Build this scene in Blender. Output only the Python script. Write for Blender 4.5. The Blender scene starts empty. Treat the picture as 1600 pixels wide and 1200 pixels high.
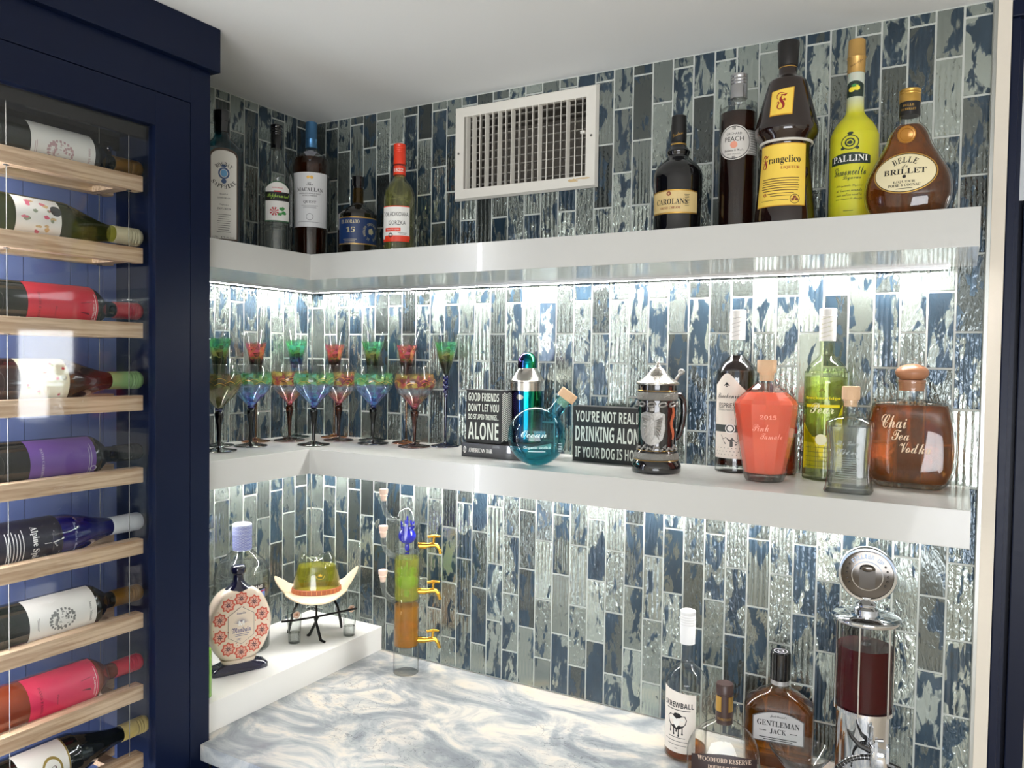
import bpy, bmesh, math, random
from mathutils import Vector, Matrix, noise

sc = bpy.context.scene
COL = sc.collection
PI = math.pi

# ------------------------------------------------------------------ camera
cam_d = bpy.data.cameras.new('camera'); cam = bpy.data.objects.new('camera', cam_d); COL.objects.link(cam)
cam_d.sensor_width = 36; cam_d.lens = 27.656; cam_d.clip_start = 0.02
RX, UX, FX = Vector((0.867404, 0.497399, 0.014271)), Vector((-0.028472, 0.020978, 0.999374)), Vector((-0.496789, 0.867268, -0.032358))
m = Matrix((RX, UX, -FX)).transposed().to_4x4(); m.translation = Vector((1.4792, -1.5276, 0))
cam.matrix_world = m; sc.camera = cam
CAM = Vector((1.4792, -1.5276, 0))

# ------------------------------------------------------------------ world, exposure
w = bpy.data.worlds.new('world'); sc.world = w; w.use_nodes = True
bg = w.node_tree.nodes['Background']; bg.inputs[0].default_value = (0.62, 0.74, 0.9, 1); bg.inputs[1].default_value = 1.2
sc.view_settings.view_transform = 'Standard'; sc.view_settings.look = 'None'
sc.view_settings.gamma = 1.0; sc.view_settings.use_curve_mapping = False
sc.view_settings.exposure = 0.0
cy = sc.cycles
cy.max_bounces = 16; cy.transparent_max_bounces = 40; cy.transmission_bounces = 12; cy.glossy_bounces = 6; cy.diffuse_bounces = 4
cy.blur_glossy = 0.6; cy.sample_clamp_indirect = 6.0

# ------------------------------------------------------------------ lights of the room
def area(name, loc, size, power, direction, color=(1, 1, 1), sy=None):
    l = bpy.data.lights.new(name, 'AREA'); l.energy = power; l.color = color; l.size = size
    if sy: l.shape = 'RECTANGLE'; l.size_y = sy
    o = bpy.data.objects.new(name, l); COL.objects.link(o); o.location = loc
    o.rotation_euler = Vector(direction).to_track_quat('-Z', 'Y').to_euler()
    return o
area('window_daylight', (2.6, -4.85, -0.62), 2.6, 138, (-0.25, 1, 1.15), (0.97, 0.98, 1.0), 1.8)     # daylight through the big window behind the camera
area('side_daylight', (5.36, 2.07, -0.24), 0.40, 14, (-1, -0.2, 0), (0.97, 0.98, 1.0), 0.82)          # daylight through the side window
area('cabinet_lamp', (0.17, -1.05, 0.384), 0.08, 2.0, (0, 0.2, -1), (1.0, 0.93, 0.85))
area('cabinet_side_lamp', (0.215, -0.985, -0.4), 0.02, 9, (-0.5, 1, 0), (0.95, 0.96, 1.0), 1.5)         # unseen upright lamp strip inside the wine cabinet, aimed at its back panel
LED_TOP, LED_MID = 145.0, 115.0                                                                    # strip lights under the shelves

# ------------------------------------------------------------------ materials
def G(r, g, b):
    def f(c):
        c /= 255.0
        return c / 12.92 if c <= 0.04045 else ((c + 0.055) / 1.055) ** 2.4
    return (f(r), f(g), f(b), 1)
_m = {}
def newmat(name):
    mt = bpy.data.materials.new(name); mt.use_nodes = True; nt = mt.node_tree
    return mt, nt, nt.nodes['Principled BSDF'], nt.nodes['Material Output']
def M(name, col, rough=0.5, metal=0.0, coat=0.0, emit=0.0, spec=0.5, bump=None, ani=0):
    if name in _m: return _m[name]
    mt, nt, p, o = newmat(name)
    p.inputs['Base Color'].default_value = col; p.inputs['Roughness'].default_value = rough
    p.inputs['Metallic'].default_value = metal; p.inputs['Coat Weight'].default_value = coat
    p.inputs['Specular IOR Level'].default_value = spec
    if emit: p.inputs['Emission Color'].default_value = col; p.inputs['Emission Strength'].default_value = emit
    n = nt.nodes.new('ShaderNodeTexNoise'); n.inputs['Scale'].default_value = (bump or (60, 0))[0]
    tc = nt.nodes.new('ShaderNodeTexCoord'); nt.links.new(tc.outputs['Object'], n.inputs['Vector'])
    mr = nt.nodes.new('ShaderNodeMapRange'); mr.inputs['To Min'].default_value = max(0.01, rough * 0.85); mr.inputs['To Max'].default_value = min(1, rough * 1.15)
    nt.links.new(n.outputs['Fac'], mr.inputs['Value']); nt.links.new(mr.outputs['Result'], p.inputs['Roughness'])
    if bump:
        b = nt.nodes.new('ShaderNodeBump'); b.inputs['Strength'].default_value = bump[1]; b.inputs['Distance'].default_value = 0.002
        nt.links.new(n.outputs['Fac'], b.inputs['Height']); nt.links.new(b.outputs['Normal'], p.inputs['Normal'])
    _m[name] = mt; return mt
def node(nt, t, **k):
    n = nt.nodes.new(t)
    for a, b in k.items():
        if a.startswith('i_'):
            key = a[2:]; key = int(key) if key.isdigit() else key.replace('_', ' ')
            n.inputs[key].default_value = b
        else: setattr(n, a, b)
    return n
def fres(nt, f0=0.04, pwr=4.5):
    """share mirrored at a surface, the same from both sides: f0 + (1-f0)(1-cos)^5"""
    lw = nt.nodes.new('ShaderNodeLayerWeight'); lw.inputs['Blend'].default_value = 0.5
    pw = nt.nodes.new('ShaderNodeMath'); pw.operation = 'POWER'; pw.inputs[1].default_value = pwr; nt.links.new(lw.outputs['Facing'], pw.inputs[0])
    ma = nt.nodes.new('ShaderNodeMath'); ma.operation = 'MULTIPLY_ADD'; ma.use_clamp = True; ma.inputs[1].default_value = 0.9; ma.inputs[2].default_value = f0; nt.links.new(pw.outputs[0], ma.inputs[0])
    return ma
def thin(name, tint=(0.955, 0.97, 0.965), edge=0.22, gloss=1.0, wave=0):
    """thin clear glass: lets light through, mirrors at a slant, greener and darker where seen edge-on"""
    if name in _m: return _m[name]
    mt, nt, p, o = newmat(name); nt.nodes.remove(p)
    lw = node(nt, 'ShaderNodeLayerWeight', i_Blend=0.5)
    rp = node(nt, 'ShaderNodeMapRange', i_From_Min=0.60, i_From_Max=1.0, i_To_Min=0.0, i_To_Max=1.0)
    nt.links.new(lw.outputs['Facing'], rp.inputs['Value'])
    mx = node(nt, 'ShaderNodeMix', data_type='RGBA'); mx.inputs[6].default_value = (*tint, 1); mx.inputs[7].default_value = (tint[0] * edge, tint[1] * edge * 1.04, tint[2] * edge * 1.04, 1)
    nt.links.new(rp.outputs['Result'], mx.inputs[0])
    tr = node(nt, 'ShaderNodeBsdfTransparent'); nt.links.new(mx.outputs[2], tr.inputs['Color'])
    gl = node(nt, 'ShaderNodeBsdfGlossy', i_Roughness=0.03)
    fr = fres(nt, 0.045, 3.5)
    mu = node(nt, 'ShaderNodeMath', operation='MULTIPLY', use_clamp=True); mu.inputs[1].default_value = gloss
    nt.links.new(fr.outputs[0], mu.inputs[0])
    if wave:
        ns = node(nt, 'ShaderNodeTexNoise', i_Scale=wave); b = node(nt, 'ShaderNodeBump', i_Strength=0.25, i_Distance=0.002)
        nt.links.new(ns.outputs['Fac'], b.inputs['Height']); nt.links.new(b.outputs['Normal'], gl.inputs['Normal'])
    ms = node(nt, 'ShaderNodeMixShader'); nt.links.new(mu.outputs[0], ms.inputs[0]); nt.links.new(tr.outputs[0], ms.inputs[1]); nt.links.new(gl.outputs[0], ms.inputs[2])
    nt.links.new(ms.outputs[0], o.inputs['Surface']); _m[name] = mt; return mt
def liquid(name, col, rough=0.0, ior=1.33, body=0.05):
    """coloured liquid: refracts, also lets the light through with its colour, with a slight cloudiness"""
    if name in _m: return _m[name]
    mt, nt, p, o = newmat(name); L = nt.links.new
    ns = node(nt, 'ShaderNodeTexNoise', i_Scale=9.0); hs = node(nt, 'ShaderNodeHueSaturation'); hs.inputs['Color'].default_value = (*[max(0, c) ** 0.5 for c in col[:3]], 1)
    mr = node(nt, 'ShaderNodeMapRange', i_To_Min=0.92, i_To_Max=1.08); L(ns.outputs['Fac'], mr.inputs['Value']); L(mr.outputs['Result'], hs.inputs['Value'])
    p.inputs['Base Color'].default_value = col; p.inputs['Roughness'].default_value = 0.3; p.inputs['Specular IOR Level'].default_value = 0
    rf = node(nt, 'ShaderNodeBsdfRefraction', i_IOR=ior, i_Roughness=rough); tr = node(nt, 'ShaderNodeBsdfTransparent')
    L(hs.outputs['Color'], rf.inputs['Color']); L(hs.outputs['Color'], tr.inputs['Color'])
    m1 = node(nt, 'ShaderNodeMixShader', i_0=0.5); L(tr.outputs[0], m1.inputs[1]); L(rf.outputs[0], m1.inputs[2])
    m2 = node(nt, 'ShaderNodeMixShader', i_0=body); L(m1.outputs[0], m2.inputs[1]); L(p.outputs[0], m2.inputs[2])
    gl = node(nt, 'ShaderNodeBsdfGlossy', i_Roughness=0.02); fr = fres(nt, 0.025)
    m3 = node(nt, 'ShaderNodeMixShader'); L(fr.outputs[0], m3.inputs[0]); L(m2.outputs[0], m3.inputs[1]); L(gl.outputs[0], m3.inputs[2]); L(m3.outputs[0], o.inputs['Surface'])
    _m[name] = mt; return mt
CLEAR = thin('clear_glass')
PANE = thin('pane_glass', (0.93, 0.95, 0.96), 0.8, 0.75)
THICK = liquid('solid_glass', (0.96, 0.98, 0.97, 1), 0.0, 1.45, 0.02)
BLACKG = M('black_gloss_glass', G(9, 9, 12), 0.05, coat=0.5)
WHITE = M('white_print', G(240, 238, 232), 0.5)
BLACK = M('black_print', G(18, 17, 18), 0.5)
GOLD = M('gold_foil', G(202, 160, 82), 0.3, 0.8)
GREY = M('grey_print', G(120, 118, 115), 0.5)
CORK = M('cork', G(214, 178, 142), 0.75, bump=(400, 0.5))
CHROME = M('chrome', G(222, 224, 228), 0.04, 1.0)

# ------------------------------------------------------------------ mesh builder
class MB:
    def __init__(s, sc_=0.001, mat=None): s.v = []; s.f = []; s.s = sc_; s.m = mat
    def add(s, vs, fs):
        b = len(s.v)
        for v in vs:
            v = Vector(v)
            if s.m is not None: v = s.m @ v
            s.v.append(v)
        s.f += [tuple(i + b for i in f) for f in fs]
    def box(s, x0, x1, y0, y1, z0, z1):
        s.add([(x, y, z) for z in (z0, z1) for y in (y0, y1) for x in (x0, x1)],
              [(0, 2, 3, 1), (4, 5, 7, 6), (0, 1, 5, 4), (2, 6, 7, 3), (0, 4, 6, 2), (1, 3, 7, 5)])
    def loft(s, secs, ns=40, cap=(True, True)):
        vs = []; fs = []
        for q in secs:
            z, rx = q[0], q[1]; ry = q[2] if len(q) > 2 else rx; n = q[3] if len(q) > 3 else 2; cx = q[4] if len(q) > 4 else 0; cy_ = q[5] if len(q) > 5 else 0
            for k in range(ns):
                a = 2 * PI * (k + 0.5) / ns; c, d = math.cos(a), math.sin(a)
                vs.append((cx + rx * math.copysign(abs(c) ** (2 / n), c), cy_ + ry * math.copysign(abs(d) ** (2 / n), d), z))
        for i in range(len(secs) - 1):
            for k in range(ns):
                k2 = (k + 1) % ns; fs.append((i * ns + k, i * ns + k2, (i + 1) * ns + k2, (i + 1) * ns + k))
        if cap[0]: fs.append(tuple(range(ns))[::-1])
        if cap[1]: fs.append(tuple(range((len(secs) - 1) * ns, len(secs) * ns)))
        s.add(vs, fs)
    def tube(s, pts, r, ns=10, closed=False):
        pts = [Vector(p) for p in pts]; n = len(pts); rr = r if isinstance(r, (list, tuple)) else [r] * n
        vs = []; fs = []; up = Vector((0, 0, 1)); prev = None
        for i, p in enumerate(pts):
            t = (pts[(i + 1) % n] - pts[i - 1]) if closed else (pts[min(i + 1, n - 1)] - pts[max(i - 1, 0)])
            t.normalize()
            if prev is None:
                a = up if abs(t.z) < 0.9 else Vector((1, 0, 0)); x = t.cross(a).normalized()
            else: x = (prev - t * prev.dot(t)).normalized()
            prev = x; y = t.cross(x)
            for k in range(ns):
                an = 2 * PI * k / ns; vs.append(p + x * math.cos(an) * rr[i] + y * math.sin(an) * rr[i])
        for i in range(n if closed else n - 1):
            for k in range(ns):
                k2 = (k + 1) % ns; j = (i + 1) % n; fs.append((i * ns + k, i * ns + k2, j * ns + k2, j * ns + k))
        if not closed: fs.append(tuple(range(ns))[::-1]); fs.append(tuple(range((n - 1) * ns, n * ns)))
        s.add(vs, fs)
    def ball(s, c, r, ry=None, rz=None, ns=20, nr=12):
        ry = ry or r; rz = rz or r; vs = [(c[0], c[1], c[2] - rz)]; fs = []
        for i in range(1, nr):
            a = -PI / 2 + PI * i / nr
            for k in range(ns):
                b = 2 * PI * k / ns; vs.append((c[0] + r * math.cos(a) * math.cos(b), c[1] + ry * math.cos(a) * math.sin(b), c[2] + rz * math.sin(a)))
        vs.append((c[0], c[1], c[2] + rz)); L = len(vs) - 1
        for k in range(ns):
            k2 = (k + 1) % ns; fs.append((0, 1 + k2, 1 + k)); fs.append((L, 1 + (nr - 2) * ns + k, 1 + (nr - 2) * ns + k2))
            for i in range(nr - 2): fs.append((1 + i * ns + k, 1 + i * ns + k2, 1 + (i + 1) * ns + k2, 1 + (i + 1) * ns + k))
        s.add(vs, fs)
    def build(s, name, mat, parent=None, smooth=True, sharp=38, bevel=0, label=None, kind=None):
        me = bpy.data.meshes.new(name); me.from_pydata([tuple(v * s.s) for v in s.v], [], s.f)
        if bevel:
            b = bmesh.new(); b.from_mesh(me)
            es = [e for e in b.edges if len(e.link_faces) == 2 and e.calc_face_angle() > 0.6]
            bmesh.ops.bevel(b, geom=es, offset=bevel * s.s, segments=2, profile=0.7, affect='EDGES'); b.to_mesh(me); b.free()
        me.materials.append(mat)
        if smooth:
            me.shade_smooth(); me.set_sharp_from_angle(angle=math.radians(sharp))
        o = bpy.data.objects.new(name, me); COL.objects.link(o); o.parent = parent
        if label: o['label'] = label
        if kind: o['kind'] = kind
        return o
def cr(pts, k=5):
    """smooth a profile; a point given twice is a hard corner"""
    segs = [[pts[0]]]
    for p in pts[1:]:
        if p == segs[-1][-1]: segs.append([p])
        else: segs[-1].append(p)
    out = []
    for sg in segs:
        if len(sg) < 3: out += sg; continue
        for i in range(len(sg) - 1):
            p0 = sg[max(i - 1, 0)]; p1 = sg[i]; p2 = sg[i + 1]; p3 = sg[min(i + 2, len(sg) - 1)]
            for j in range(k):
                t = j / k
                out.append(tuple(0.5 * (2 * b + (c - a) * t + (2 * a - 5 * b + 4 * c - d) * t * t + (3 * b - a - 3 * c + d) * t ** 3) for a, b, c, d in zip(p0, p1, p2, p3)))
        out.append(sg[-1])
    return [out[0]] + [p for a, p in zip(out, out[1:]) if max(abs(x - y) for x, y in zip(a, p)) > 1e-6]
def interp(prof, z, i):
    for a, b in zip(prof, prof[1:]):
        if (a[0] <= z <= b[0]) or (b[0] <= z <= a[0]):
            if a[0] == b[0]: return b[i]
            t = (z - a[0]) / (b[0] - a[0]); return a[i] + (b[i] - a[i]) * t
    return prof[-1][i] if z > prof[-1][0] else prof[0][i]
def surf(prof, rot=0.0):
    """maps (s across, t height, off outward) onto the front of a lofted body"""
    def f(s_, t, off):
        rx = interp(prof, t, 1); ry = interp(prof, t, 2) if len(prof[0]) > 2 else rx; n = interp(prof, t, 3) if len(prof[0]) > 3 else 2
        if n <= 2.05 and abs(rx - ry) < 1:
            a = s_ / max(rx, 1) + rot; return ((rx + off) * math.sin(a), -(rx + off) * math.cos(a), t)
        q = min(0.999, abs(s_ / rx)); y = ry * (1 - q ** n) ** (1 / n); return (s_, -y - off, t)
    return f
def flat(y=0.0, ox=0.0, oz=0.0):
    return lambda s_, t, off: (ox + s_, y - off, oz + t)
STY = {'serif': (0x1D400, 0x1D41A, 0x1D7CE), 'script': (0x1D4D0, 0x1D4EA, 0x1D7CE), 'frak': (0x1D56C, 0x1D586, 0x1D7CE), 'bold': (0x1D5D4, 0x1D5EE, 0x1D7EC), 'ital': (0x1D63C, 0x1D656, 0x1D7EC)}
_tc = {}
def text_geo(t, style):
    k = (t, style)
    if k in _tc: return _tc[k]
    b = t
    if style in STY:
        A, a_, d = STY[style]
        b = ''.join(chr(A + ord(c) - 65) if 'A' <= c <= 'Z' else chr(a_ + ord(c) - 97) if 'a' <= c <= 'z' else chr(d + ord(c) - 48) if '0' <= c <= '9' else c for c in t)
    c = bpy.data.curves.new('t', 'FONT'); c.body = b; c.resolution_u = 2
    o = bpy.data.objects.new('t', c); me = o.to_mesh()
    vs = [tuple(v.co) for v in me.vertices]; fs = [tuple(p.vertices) for p in me.polygons]
    o.to_mesh_clear(); bpy.data.objects.remove(o); bpy.data.curves.remove(c)
    _tc[k] = (vs, fs); return _tc[k]
class D(MB):
    """flat print laid onto a surface given by a mapping"""
    def __init__(s, fn, off=0.3, sc_=0.001): super().__init__(sc_); s.fn = fn; s.off = off
    def pt(s, a, b, off=None): return s.fn(a, b, s.off if off is None else off)
    def grid(s, fa, nx, ny):
        vs = [s.pt(*fa(i / nx, j / ny)) for j in range(ny + 1) for i in range(nx + 1)]
        s.add(vs, [(j * (nx + 1) + i, j * (nx + 1) + i + 1, (j + 1) * (nx + 1) + i + 1, (j + 1) * (nx + 1) + i) for j in range(ny) for i in range(nx)])
    def rect(s, x, z, w_, h, nx=16, ny=6, top=None):
        """top: height added along the upper edge as a function of -1..1"""
        s.grid(lambda a, b: (x + w_ * (a - 0.5), z - h / 2 + (h + (top(2 * a - 1) if top else 0)) * b), nx, ny); return s
    def ell(s, x, z, rx, rz=None, n=28, inner=0, a0=0, a1=2 * PI):
        rz = rz or rx; q = 4
        s.grid(lambda a, b: (x + rx * (inner + (1 - inner) * b) * math.cos(a1 + (a0 - a1) * a), z + rz * (inner + (1 - inner) * b) * math.sin(a1 + (a0 - a1) * a)), n, q); return s
    def poly(s, pts, c=None):
        cx = sum(p[0] for p in pts) / len(pts); cz = sum(p[1] for p in pts) / len(pts)
        if c: cx, cz = c
        n = len(pts); vs = [s.pt(cx, cz)] + [s.pt(*p) for p in pts]
        s.add(vs, [(0, 1 + i, 1 + (i + 1) % n) for i in range(n)]); return s
    def text(s, t, x, z, w_, h, style=None, rot=0, arc=None):
        if arc:
            # letters along an arc: arc = (radius, centre angle in degrees); w_ is the spread in degrees
            n = len(t)
            for i, ch in enumerate(t):
                if ch == ' ': continue
                an = math.radians(arc[1] + w_ * (0.5 - (i + 0.5) / n)); r = abs(arc[0])
                if arc[0] < 0: an = math.radians(arc[1] - w_ * (0.5 - (i + 0.5) / n))
                px, pz = x + r * math.cos(an), z + r * math.sin(an)
                s.text(ch, px, pz, abs(math.radians(w_)) * r / n * 0.82, h, style, rot=(an - PI / 2) if arc[0] > 0 else (an + PI / 2))
            return s
        vs, fs = text_geo(t, style)
        if not vs: return s
        x0 = min(v[0] for v in vs); x1 = max(v[0] for v in vs); z0 = min(v[1] for v in vs); z1 = max(v[1] for v in vs)
        sx = w_ / max(x1 - x0, 1e-4); sz = h / max(z1 - z0, 1e-4); c_, d_ = math.cos(rot), math.sin(rot); out = []
        if len(t) == 1: sx = min(sx, sz * 1.3)
        for v in vs:
            a = (v[0] - (x0 + x1) / 2) * sx; b = (v[1] - (z0 + z1) / 2) * sz
            out.append(s.pt(x + a * c_ - b * d_, z + a * d_ + b * c_))
        s.add(out, fs); return s
    def lines(s, x, z, w_, n, gap, h=0.5, jit=0.3, seed=1):
        """rows of print too small to read"""
        r = random.Random(seed)
        for i in range(n):
            ww = w_ * (1 - jit * r.random()); s.rect(x, z - i * gap, ww, h, 10, 1)
        return s
def props(o, label, cat, group=None):
    o['label'] = label; o['category'] = cat
    if group: o['group'] = group
    return o
def thing(name, label, cat, loc, rz=0.0, group=None):
    o = bpy.data.objects.new(name, None); COL.objects.link(o); o.empty_display_size = 0.03
    o.location = loc; o.rotation_euler = (0, 0, rz)
    return props(o, label, cat, group)
def face(x, y, extra=0.0):
    return math.atan2(CAM.x - x, -(CAM.y - y)) + math.radians(extra)
def structure(o):
    o['kind'] = 'structure'; return o
def shell(prof, d):
    """the same profile pulled in by d (for liquids inside glass)"""
    return [tuple([p[0], max(0.5, p[1] - d)] + ([max(0.5, p[2] - d)] + list(p[3:]) if len(p) > 2 else [])) for p in prof]
def fill(prof, z0, z1, d=1.6):
    q = [p for p in prof if z0 < p[0] < z1]
    def at(z): return tuple([z] + [interp(prof, z, i) for i in range(1, len(prof[0]))])
    return shell([at(z0)] + q + [at(z1)], d)

# ================================================================== THE SETTING
ZC, ZK, ZU1, ZU0, ZM1, ZM0, ZL1 = 0.600, -0.7304, 0.220, 0.165, -0.2043, -0.2590, -0.6721
XE, TW, TH = 1.507, 1.507 / 36, 0.131
WALLP = M('painted_wall', G(226, 222, 212), 0.8, bump=(40, 0.15))
CEIL = M('ceiling_paint', G(250, 252, 252), 0.85, bump=(14, 0.35))
NAVY = M('navy_paint', G(9, 20, 46), 0.36, spec=0.22)
NAVYIN = M('navy_panel_lit', G(98, 114, 164), 0.32)  # navy lightened for the cabinet back, lamp glow put into the colour
SHELF = M('shelf_white', G(193, 193, 189), 0.22, coat=0.25)

def tile_mat():
    mt, nt, p, o = newmat('glass_tile'); L = nt.links.new
    at = node(nt, 'ShaderNodeAttribute', attribute_name='tc'); sp = node(nt, 'ShaderNodeSeparateColor'); L(at.outputs['Color'], sp.inputs[0])
    gm = node(nt, 'ShaderNodeNewGeometry')
    def vm(op, a, b):
        n = node(nt, 'ShaderNodeVectorMath', operation=op)
        (L(a, n.inputs[0]) if hasattr(a, 'links') else setattr(n.inputs[0], 'default_value', a))
        (L(b, n.inputs[1]) if hasattr(b, 'links') else setattr(n.inputs[1], 'default_value', b)); return n.outputs[0]
    off = vm('SCALE', at.outputs['Color'], (0, 0, 0)); off.node.inputs['Scale'].default_value = 7.0
    pos = vm('ADD', gm.outputs['Position'], off)
    st = vm('MULTIPLY', pos, (44, 44, 17))
    n1 = node(nt, 'ShaderNodeTexNoise', i_Scale=1.0, i_Detail=3.0, i_Roughness=0.62, i_Distortion=0.5); L(st, n1.inputs['Vector'])
    # threshold shifts per tile: some tiles all silver, some mostly blue
    th = node(nt, 'ShaderNodeMapRange', i_To_Min=-0.11, i_To_Max=0.075); L(sp.outputs[0], th.inputs['Value'])
    ad = node(nt, 'ShaderNodeMath', operation='ADD'); L(n1.outputs['Fac'], ad.inputs[0]); L(th.outputs['Result'], ad.inputs[1])
    rp = node(nt, 'ShaderNodeMapRange', i_From_Min=0.505, i_From_Max=0.545); L(ad.outputs[0], rp.inputs['Value'])
    n2 = node(nt, 'ShaderNodeTexNoise', i_Scale=0.55, i_Detail=4.0); L(st, n2.inputs['Vector'])
    blue = node(nt, 'ShaderNodeMix', data_type='RGBA'); blue.inputs[6].default_value = G(12, 24, 36); blue.inputs[7].default_value = G(68, 92, 110); L(n2.outputs['Fac'], blue.inputs[0])
    grey = node(nt, 'ShaderNodeMix', data_type='RGBA'); grey.inputs[6].default_value = G(74, 80, 79); grey.inputs[7].default_value = G(178, 188, 181); L(sp.outputs[1], grey.inputs[0])
    mx = node(nt, 'ShaderNodeMix', data_type='RGBA'); L(rp.outputs['Result'], mx.inputs[0]); L(grey.outputs[2], mx.inputs[6]); L(blue.outputs[2], mx.inputs[7])
    # brown silvering marks
    n3 = node(nt, 'ShaderNodeTexNoise', i_Scale=1.7, i_Detail=5.0, i_Roughness=0.7); L(st, n3.inputs['Vector'])
    r3 = node(nt, 'ShaderNodeMapRange', i_From_Min=0.62, i_From_Max=0.68, i_To_Max=0.6); L(n3.outputs['Fac'], r3.inputs['Value'])
    m3 = node(nt, 'ShaderNodeMix', data_type='RGBA'); L(r3.outputs['Result'], m3.inputs[0]); L(mx.outputs[2], m3.inputs[6]); m3.inputs[7].default_value = G(58, 62, 58)
    L(m3.outputs[2], p.inputs['Base Color'])
    me = node(nt, 'ShaderNodeMapRange', i_To_Min=0.74, i_To_Max=0.42); L(rp.outputs['Result'], me.inputs['Value']); L(me.outputs['Result'], p.inputs['Metallic'])
    p.inputs['Roughness'].default_value = 0.16; p.inputs['Coat Weight'].default_value = 0.6; p.inputs['Coat Roughness'].default_value = 0.03
    # rippled glass
    w1 = vm('MULTIPLY', pos, (170, 170, 60)); b1 = node(nt, 'ShaderNodeTexNoise', i_Scale=1.0, i_Detail=2.0, i_Distortion=0.8); L(w1, b1.inputs['Vector'])
    bs = node(nt, 'ShaderNodeMapRange', i_To_Min=0.08, i_To_Max=0.62); L(sp.outputs[2], bs.inputs['Value'])
    bu = node(nt, 'ShaderNodeBump', i_Distance=0.004); L(bs.outputs['Result'], bu.inputs['Strength']); L(b1.outputs['Fac'], bu.inputs['Height'])
    L(bu.outputs['Normal'], p.inputs['Normal']); L(bu.outputs['Normal'], p.inputs['Coat Normal'])
    return mt
TILE = tile_mat(); GROUT = M('grout', G(190, 194, 188), 0.7)
def tile_wall(name, length, fn, z0, z1, seed, skip=None):
    """columns of upright glass tiles laid in half bond; fn(u, depth, z) gives the point"""
    rnd = random.Random(seed); vs = []; fs = []; cols = []
    ncol = int(math.ceil(length / TW - 1e-6))
    for c in range(ncol):
        ua = length - (c + 1) * TW; ub = length - c * TW; ua = max(ua, 0)
        off = 0.448 if c % 2 == 0 else 0.517
        k0 = int(math.floor((z0 - off) / TH)); k1 = int(math.ceil((z1 - off) / TH))
        for k in range(k0, k1):
            a = max(off + k * TH, z0); b = min(off + (k + 1) * TH, z1)
            if b - a < 0.004: continue
            col = (rnd.random(), rnd.random(), rnd.random()); rib = rnd.random() < 0.62; nr = rnd.choice((4, 5, 6)); ph = rnd.random()
            tilt = rnd.uniform(-.0006, .0006)
            nx = 26 if rib else 6; us = [0, 0.0009, 0.0022] ; g = 0.0010
            xs = [ua + g + (ub - ua - 2 * g) * i / nx for i in range(nx + 1)]; xs = [xs[0], xs[0] + .0011] + xs[1:-1] + [xs[-1] - .0011, xs[-1]]
            zs = [a + g, a + g + .0013] + [a + (b - a) * q / 6 for q in range(1, 6) if 0.004 < (b - a) * q / 6 < (b - a) - 0.004] + [b - g - .0013, b - g]
            base = len(vs)
            for j, z in enumerate(zs):
                for i, x in enumerate(xs):
                    e = (i in (0, len(xs) - 1)) or (j in (0, len(zs) - 1))
                    t = (x - ua) / (ub - ua); d = 0.0
                    if rib and not e: d = 0.0011 * (abs(math.sin(PI * nr * t + 0.25 * math.sin(z * 60 + ph * 6) + ph)) - 0.6) + 0.0003 * math.sin(z * 140 + ph * 9)
                    elif not e: d = 0.0004 * math.sin(z * 70 + ph * 6 + t * 3) + tilt * (t - .5) * 2
                    vs.append(fn(x, 0.0028 if e else -d, z)); cols.append(col)
            W_ = len(xs)
            for j in range(len(zs) - 1):
                for i in range(W_ - 1):
                    if skip and skip[0] < xs[i] < skip[1] and skip[2] < zs[j] < skip[3] and xs[i + 1] < skip[1] + .004 and zs[j + 1] < skip[3] + .016: continue
                    fs.append((base + j * W_ + i, base + j * W_ + i + 1, base + (j + 1) * W_ + i + 1, base + (j + 1) * W_ + i))
    me = bpy.data.meshes.new(name); me.from_pydata(vs, [], fs); nt_ = len(fs)
    ca = me.color_attributes.new('tc', 'FLOAT_COLOR', 'POINT'); base = len(vs)
    for i, c in enumerate(cols): ca.data[i].color = (*c, 1)
    me.materials.append(TILE); me.shade_smooth(); me.set_sharp_from_angle(angle=math.radians(50))
    o = bpy.data.objects.new(name, me); COL.objects.link(o); return structure(o)
def wall_box(name, mat, *b, parent=None):
    q = MB(1.0); q.box(*b); o = q.build(name, mat, parent, smooth=False)
    if not parent: structure(o)
    return o
VX0, VX1, VZ0, VZ1 = 0.4735, 0.7795, 0.386, 0.550          # duct opening behind the air vent
def holed(name, mat, x0, x1, y0, y1, z0, z1, parent=None):
    q = MB(1.0); q.box(x0, VX0, y0, y1, z0, z1); q.box(VX1, x1, y0, y1, z0, z1); q.box(VX0, VX1, y0, y1, z0, VZ0); q.box(VX0, VX1, y0, y1, VZ1, z1)
    return q.build(name, mat, parent, False)
wb = structure(holed('wall_back', WALLP, 0.0, 1.5125, 0.004, 0.115, -1.65, ZC))
holed('grout', GROUT, 0.0, XE, 0.0014, 0.0045, ZK, ZC, wb)
tb = tile_wall('wall_tiles', XE, lambda u, d, z: (u, d, z), ZK, ZC, 5, (VX0 - .004, VX1 + .004, VZ0 - .022, VZ1 + .001)); tb.parent = wb; del tb['kind']; tb.name = 'tiles'
wl = wall_box('wall_left', WALLP, -0.12, -0.004, -5.0, 0.115, -1.65, ZC)
wall_box('grout', GROUT, -0.0045, -0.0014, -0.56, 0.0, ZK, ZC, parent=wl)
tl = tile_wall('tiles', 0.56, lambda u, d, z: (-d, -u, z), ZK, ZC, 9); tl.parent = wl; del tl['kind']
# left-hand tiles must face +x
tl.data.flip_normals() if hasattr(tl.data, 'flip_normals') else None
wall_box('ceiling', CEIL, -0.12, 5.6, -5.1, 3.2, ZC, ZC + 0.06)
FLOORM = M('floor_wood', G(206, 192, 172), 0.4, bump=(6, 0.2))
wall_box('floor', FLOORM, -0.12, 5.6, -5.1, 3.2, -1.70, -1.65)
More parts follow.
